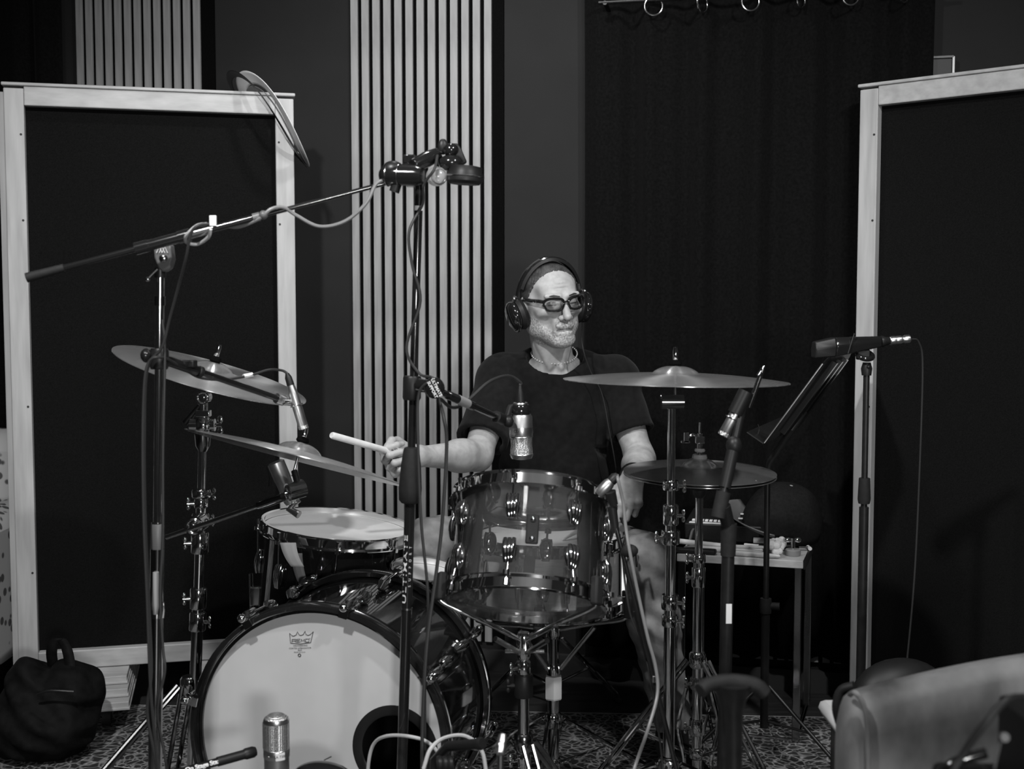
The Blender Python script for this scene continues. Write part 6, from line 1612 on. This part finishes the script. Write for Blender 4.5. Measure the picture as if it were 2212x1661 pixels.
for i, (u0_, v0_, u1_, v1_, lab_) in enumerate(((0.56, 0.40, 0.66, 0.40, 'white handled brush lying behind the mallet'), (0.50, 0.30, 0.62, 0.28, 'short white handled brush just behind the mallet head'), (0.70, 0.36, 0.82, 0.35, 'pale wire brush lying below the cap'))):
    a, b = tt_(u0_, v0_, 0.012 + 0.012 * (i == 0)), tt_(u1_, v1_, 0.012 + 0.012 * (i == 0)); tq = thing('drum_brush', a, lab_, 'brush', 'brushes on the side table')
    R = frame_from((b - a), up)
    MB().cyl(a, b, 0.0085, n=14).build('handle', 'white_paint', tq)
    MB().cyl(b, b + (b - a).normalized() * 0.030, 0.0092, n=14).build('ferrule', 'black_plastic', tq)
w_ = tt_(0.90, 0.20); wn = thing('cymbal_felt', w_, 'cymbal felt with a chrome wing nut at the right corner of the side table', 'felt')
MB().lathe([(0.021, 0.0005), (0.022, 0.004), (0.022, 0.016), (0.020, 0.018)], w_, up, 24).build('felt', 'print_grey', wn)
wm = MB().cyl(w_ + up * 0.016, w_ + up * 0.042, 0.005, n=12); wing(wm, w_ + up * 0.036, up, 0.015, (1, 0, 0)); wm.build('wing_nut', 'chrome', wn)
tk = tt_(0.98, 0.42); tkr = thing('drum_key', tk, 'chrome drum key lying at the back right of the side table', 'drum key')
MB().cyl(tk + V((-0.02, 0, 0.008)), tk + V((0.012, 0, 0.008)), 0.0050, n=12).build('barrel', 'chrome', tkr)
MB().cyl(tk + V((0.010, -0.014, 0.008)), tk + V((0.010, 0.014, 0.008)), 0.0055, n=12).build('crossbar', 'white_paint', tkr)
ck = thing('stick_bag', tt_(0.12, 0.06, 0.0), 'flat black pouch at the front of the side table', 'pouch')
MB().box(tt_(0.14, 0.05, 0.0075), (0.12, 0.03, 0.014), TABR).build('pouch', 'leather_dark', ck, bevel=0.004)

# ================================================================= leather armchair at the lower right
CY_ = 1.78
c0_, c1_ = P(1862, 1512, CY_), P(2240, 1432, CY_ + 0.06)
lc = thing('leather_chair', V(((c0_.x + c1_.x) / 2, CY_ + 0.25, 0)), 'worn pale leather armchair with its back to the camera at the lower right', 'armchair')
xa0 = P(1830, 1520, CY_).x
def back_panel(u, v):
    # front face wraps over the top and round the left corner
    pass
mbk = MB(); nu, nv = 40, 16
depth = 0.085
prof = []
Ls = [(0.0, 0.0)]
topz = lambda x: c0_.z + (x - c0_.x) / (c1_.x - c0_.x) * (c1_.z - c0_.z) + 0.012 * math.sin((x - c0_.x) * 7)
xl0, xr0 = xa0, c1_.x + 0.35
ring_n = 28
for i in range(nu + 1):
    x = xl0 + (xr0 - xl0) * (i / nu) ** 1.15
    e_ = min(1.0, (x - xl0) / 0.030); e_ = math.sqrt(max(0, 1 - (1 - e_) ** 2)) if e_ < 1 else 1
    zt2 = topz(max(x, c0_.x)) - (1 - e_) * 0.035
    dpt = depth * (0.55 + 0.45 * e_); yc = CY_ + 0.04 + (x - xl0) * 0.11
    for k in range(ring_n):
        t = k / (ring_n - 1)
        if t < 0.42: z = 0.06 + (zt2 - 0.045 - 0.06) * (t / 0.42); y = -dpt / 2
        elif t < 0.58:
            a = (t - 0.42) / 0.16 * math.pi; y = -dpt / 2 * math.cos(a); z = zt2 - 0.045 + 0.045 * math.sin(a)
        else: z = zt2 - 0.045 - (zt2 - 0.045 - 0.06) * ((t - 0.58) / 0.42); y = dpt / 2
        mbk.v.append(V((x, yc + y, z)))
for i in range(nu):
    for k in range(ring_n):
        k2 = (k + 1) % ring_n; a = i * ring_n; b = a + ring_n; mbk.f.append((a + k, a + k2, b + k2, b + k))
mbk.f.append(tuple(range(ring_n))); mbk.f.append(tuple(nu * ring_n + q for q in range(ring_n)))
mbk.build('backrest', 'leather', lc, ang=70)
wp_ = spline([P(1836, 1500, CY_ + 0.02), P(1846, 1496, CY_), P(1858, 1508, CY_ - 0.004), P(1868, 1532, CY_ - 0.005), P(1873, 1565, CY_ - 0.005), P(1875, 1610, CY_ - 0.005), P(1876, 1680, CY_ - 0.004)], 5)
MB().tube(wp_, 0.0042, 8).build('welt', 'leather', lc)
MB().box((xl0 + 0.60, CY_ + 0.36, 0.30), (0.62, 0.46, 0.18)).build('seat_cushion', 'leather', lc, bevel=0.05)
for xx in (xl0 + 0.16, xl0 + 0.78):
    for yy in (CY_ + 0.10, CY_ + 0.52): MB().cyl((xx + (yy - CY_) * 0.35, yy, 0), (xx + (yy - CY_) * 0.35, yy, 0.22), 0.016, 0.022).build('leg', 'floor_wood', lc)
# dark cushion behind and the little stool
cu_ = P(1945, 1456, 2.62)
pl_ = MB(); pl_.ell(cu_ - V((0, 0, 0.05)), (0.115, 0.06, 0.085), rotz(0.2), 28, 16)
cq = pl_.build('cushion', 'leather_dark'); tag(cq, 'dark rounded cushion behind the leather chair back', 'cushion')
so_ = thing('cushion_box', V((cu_.x, cu_.y, 0)), 'low dark case under the rounded cushion behind the leather chair', 'case')
MB().box((cu_.x, cu_.y, (cu_.z - 0.125) / 2), (0.26, 0.20, cu_.z - 0.130)).build('body', 'bag_nylon', so_, bevel=0.02)
s0 = P(1826, 1572, 2.22); sr = thing('bin', V((s0.x + 0.03, s0.y, 0.0)), 'dark bin with a pale rounded lid left of the leather chair', 'bin')
sc_ = V((s0.x + 0.045, s0.y + 0.02, 0))
MB().box(sc_ + V((0, 0, s0.z + 0.012)), (0.150, 0.15, 0.028)).build('lid', 'cable_light', sr, bevel=0.013)
MB().box(sc_ + V((0, 0, s0.z + 0.024)), (0.105, 0.105, 0.012)).build('lid_panel', 'cable_light', sr, bevel=0.005)
MB().box(sc_ + V((0.006, 0, s0.z / 2)), (0.115, 0.12, s0.z)).build('body', 'leather_dark', sr, bevel=0.008)
st2 = P(1822, 1520, 1.98)
tag(MB().tube(spline([P(1846, 1482, 1.96), P(1818, 1492, 1.97), P(1808, 1525, 1.97), P(1815, 1560, 1.97), P(1830, 1600, 1.97), P(1834, 1800, 1.97)], 5), 0.0085, 10).build('strap', 'leather_dark'), 'black strap hanging between the pale bin lid and the leather chair', 'strap')

# ================================================================= black bag by the left screen
bx = P(118, 1500, 3.31); bg = thing('duffel_bag', V((bx.x, bx.y, 0)), 'slouching black bag with a top loop at the foot of the left screen', 'bag')
FBg = Field(axis((-1.55, -1.05, 0.008)), axis((3.05, 3.47, 0.008)), axis((0.0, 0.50, 0.008)))
FBg.ell((-1.285, 3.28, 0.110), (0.128, 0.110, 0.125), 0.03); FBg.ell((-1.22, 3.28, 0.185), (0.085, 0.09, 0.080), 0.04)
FBg.ell((-1.34, 3.27, 0.19), (0.060, 0.08, 0.090), 0.04); FBg.ell((-1.30, 3.23, 0.10), (0.150, 0.10, 0.090), 0.03)
gx, gy, gz = np.meshgrid(*FBg.a, indexing='ij', sparse=True)
FBg.F += (0.007 * np.sin(gx * 47 + gz * 38) * np.sin(gz * 55 - gy * 41) + 0.004 * np.sin(gz * 90 + gx * 70)).astype(np.float32)
FBg.F = np.maximum(FBg.F, (0.012 - gz).astype(np.float32))
field_obj('body', 'bag_nylon', FBg, bg, relax=1)
def strap(pts, w, m, root, name):
    sp_ = spline(pts, 6); mb = MB()
    for i, p in enumerate(sp_):
        mb.v += [p - V((w / 2, 0, 0)), p + V((w / 2, 0, 0))]
        if i: mb.f.append((2 * i - 2, 2 * i - 1, 2 * i + 1, 2 * i))
    o = mb.build(name, m, root, ang=180); so = o.modifiers.new('t', 'SOLIDIFY'); so.thickness = 0.003; return o
strap([P(118, 1455, 3.31), P(112, 1405, 3.29), P(126, 1378, 3.29), P(144, 1402, 3.28), P(154, 1455, 3.25)], 0.030, 'bag_nylon', bg, 'top_loop')
MB().tube(spline([P(58, 1440, 3.30), P(38, 1475, 3.27), P(28, 1520, 3.24), P(10, 1560, 3.2), P(20, 1585, 3.2), P(50, 1580, 3.2)], 5), 0.006, 8).build('side_strap', 'bag_nylon', bg)
MB().tube(spline([P(80, 1500, 3.15), P(110, 1492, 3.145), P(160, 1494, 3.15)], 5), 0.0035, 6).build('zip', 'black_metal', bg)

# ================================================================= blurred gear close to the camera
gx0 = P(1582, 1500, 1.62); gs = thing('guitar_stand', V((gx0.x, gx0.y, 0)), 'blurred dark padded yoke on a post close to the camera', 'guitar stand')
MB().tube(spline([P(1512, 1492, 1.60), P(1535, 1478, 1.61), P(1582, 1472, 1.62), P(1630, 1480, 1.62), P(1652, 1498, 1.62)], 5), 0.0105, 14).build('padded_yoke', 'rubber', gs)
MB().tube([P(1582, 1476, 1.62), P(1581, 1530, 1.62), P(1583, 1661, 1.62), V((gx0.x, gx0.y, 0.06))], [0.026, 0.016, 0.013, 0.012], 16).build('post', 'black_metal', gs)
for k in range(3):
    a = 0.5 + 2.094 * k; e = V((math.cos(a), math.sin(a), 0))
    MB().tube([V((gx0.x, gx0.y, 0.22)), V((gx0.x, gx0.y, 0.02)) + e * 0.24], 0.008, 10).build('leg', 'black_metal', gs)
AY = 1.28
am = P(2228, 1625, AY); tz_ = P(2190, 1735, AY).z
sd_ = thing('stool_table', V((am.x + 0.05, AY + 0.02, 0)), 'small black equipment stool at the lower right corner', 'stool')
MB().box((am.x + 0.12, AY + 0.02, tz_ - 0.012), (0.34, 0.20, 0.024)).build('top', 'black_plastic', sd_, bevel=0.005)
for sx in (-0.03, 0.27):
    for sy in (-0.07, 0.11): MB().cyl((am.x + sx, AY + sy, 0), (am.x + sx, AY + sy, tz_ - 0.024), 0.010).build('leg', 'black_metal', sd_)
bxr = thing('amp_box', V((am.x + 0.06, AY + 0.02, tz_)), 'dark blurred equipment box with a small knob at the lower right corner', 'box')
MB().box((am.x + 0.100, AY + 0.03, tz_ + 0.046), (0.20, 0.13, 0.090)).build('case', 'black_plastic', bxr, bevel=0.006)
MB().box((am.x + 0.06, AY - 0.050, tz_ + 0.013), (0.20, 0.03, 0.024)).build('front_lip', 'grey_plastic', bxr, bevel=0.003)
MB().box((am.x + 0.100, AY - 0.036, tz_ + 0.046), (0.19, 0.004, 0.006)).build('trim_bar', 'print_grey', bxr)
MB().lathe([(0.0045, 0), (0.0058, 0.003), (0.0048, 0.008)], P(2165, 1592, AY - 0.04), (0, -1, 0.3), 16).build('knob', 'grey_plastic', bxr)
MB().cyl(P(2163, 1594, AY - 0.03), P(2148, 1660, AY - 0.03), 0.0014, n=8).build('knob_stem', 'grey_plastic', bxr)
cable('foreground_cable', [P(2212, 1505, AY), P(2175, 1512, AY - 0.02), P(2130, 1560, AY - 0.03), P(2080, 1630, AY - 0.02), P(2050, 1700, AY - 0.02), P(2040, 1900, AY)], 0.0040, 'cable_dark', 'blurred black cable sloping down at the lower right corner')
lb3 = thing('cable_box', V((P(2090, 1690, AY).x, AY, 0)), 'blurred dark curved case edge at the bottom right', 'case')
MB().tube(spline([P(2010, 1720, AY), P(2040, 1665, AY), P(2080, 1640, AY), P(2130, 1626, AY)], 5), 0.006, 10).build('rim', 'black_gloss', lb3)
cz_ = P(2090, 1665, AY)
MB().box((cz_.x, AY + 0.01, (cz_.z) / 2), (0.06, 0.05, cz_.z)).build('body', 'black_plastic', lb3, bevel=0.01)
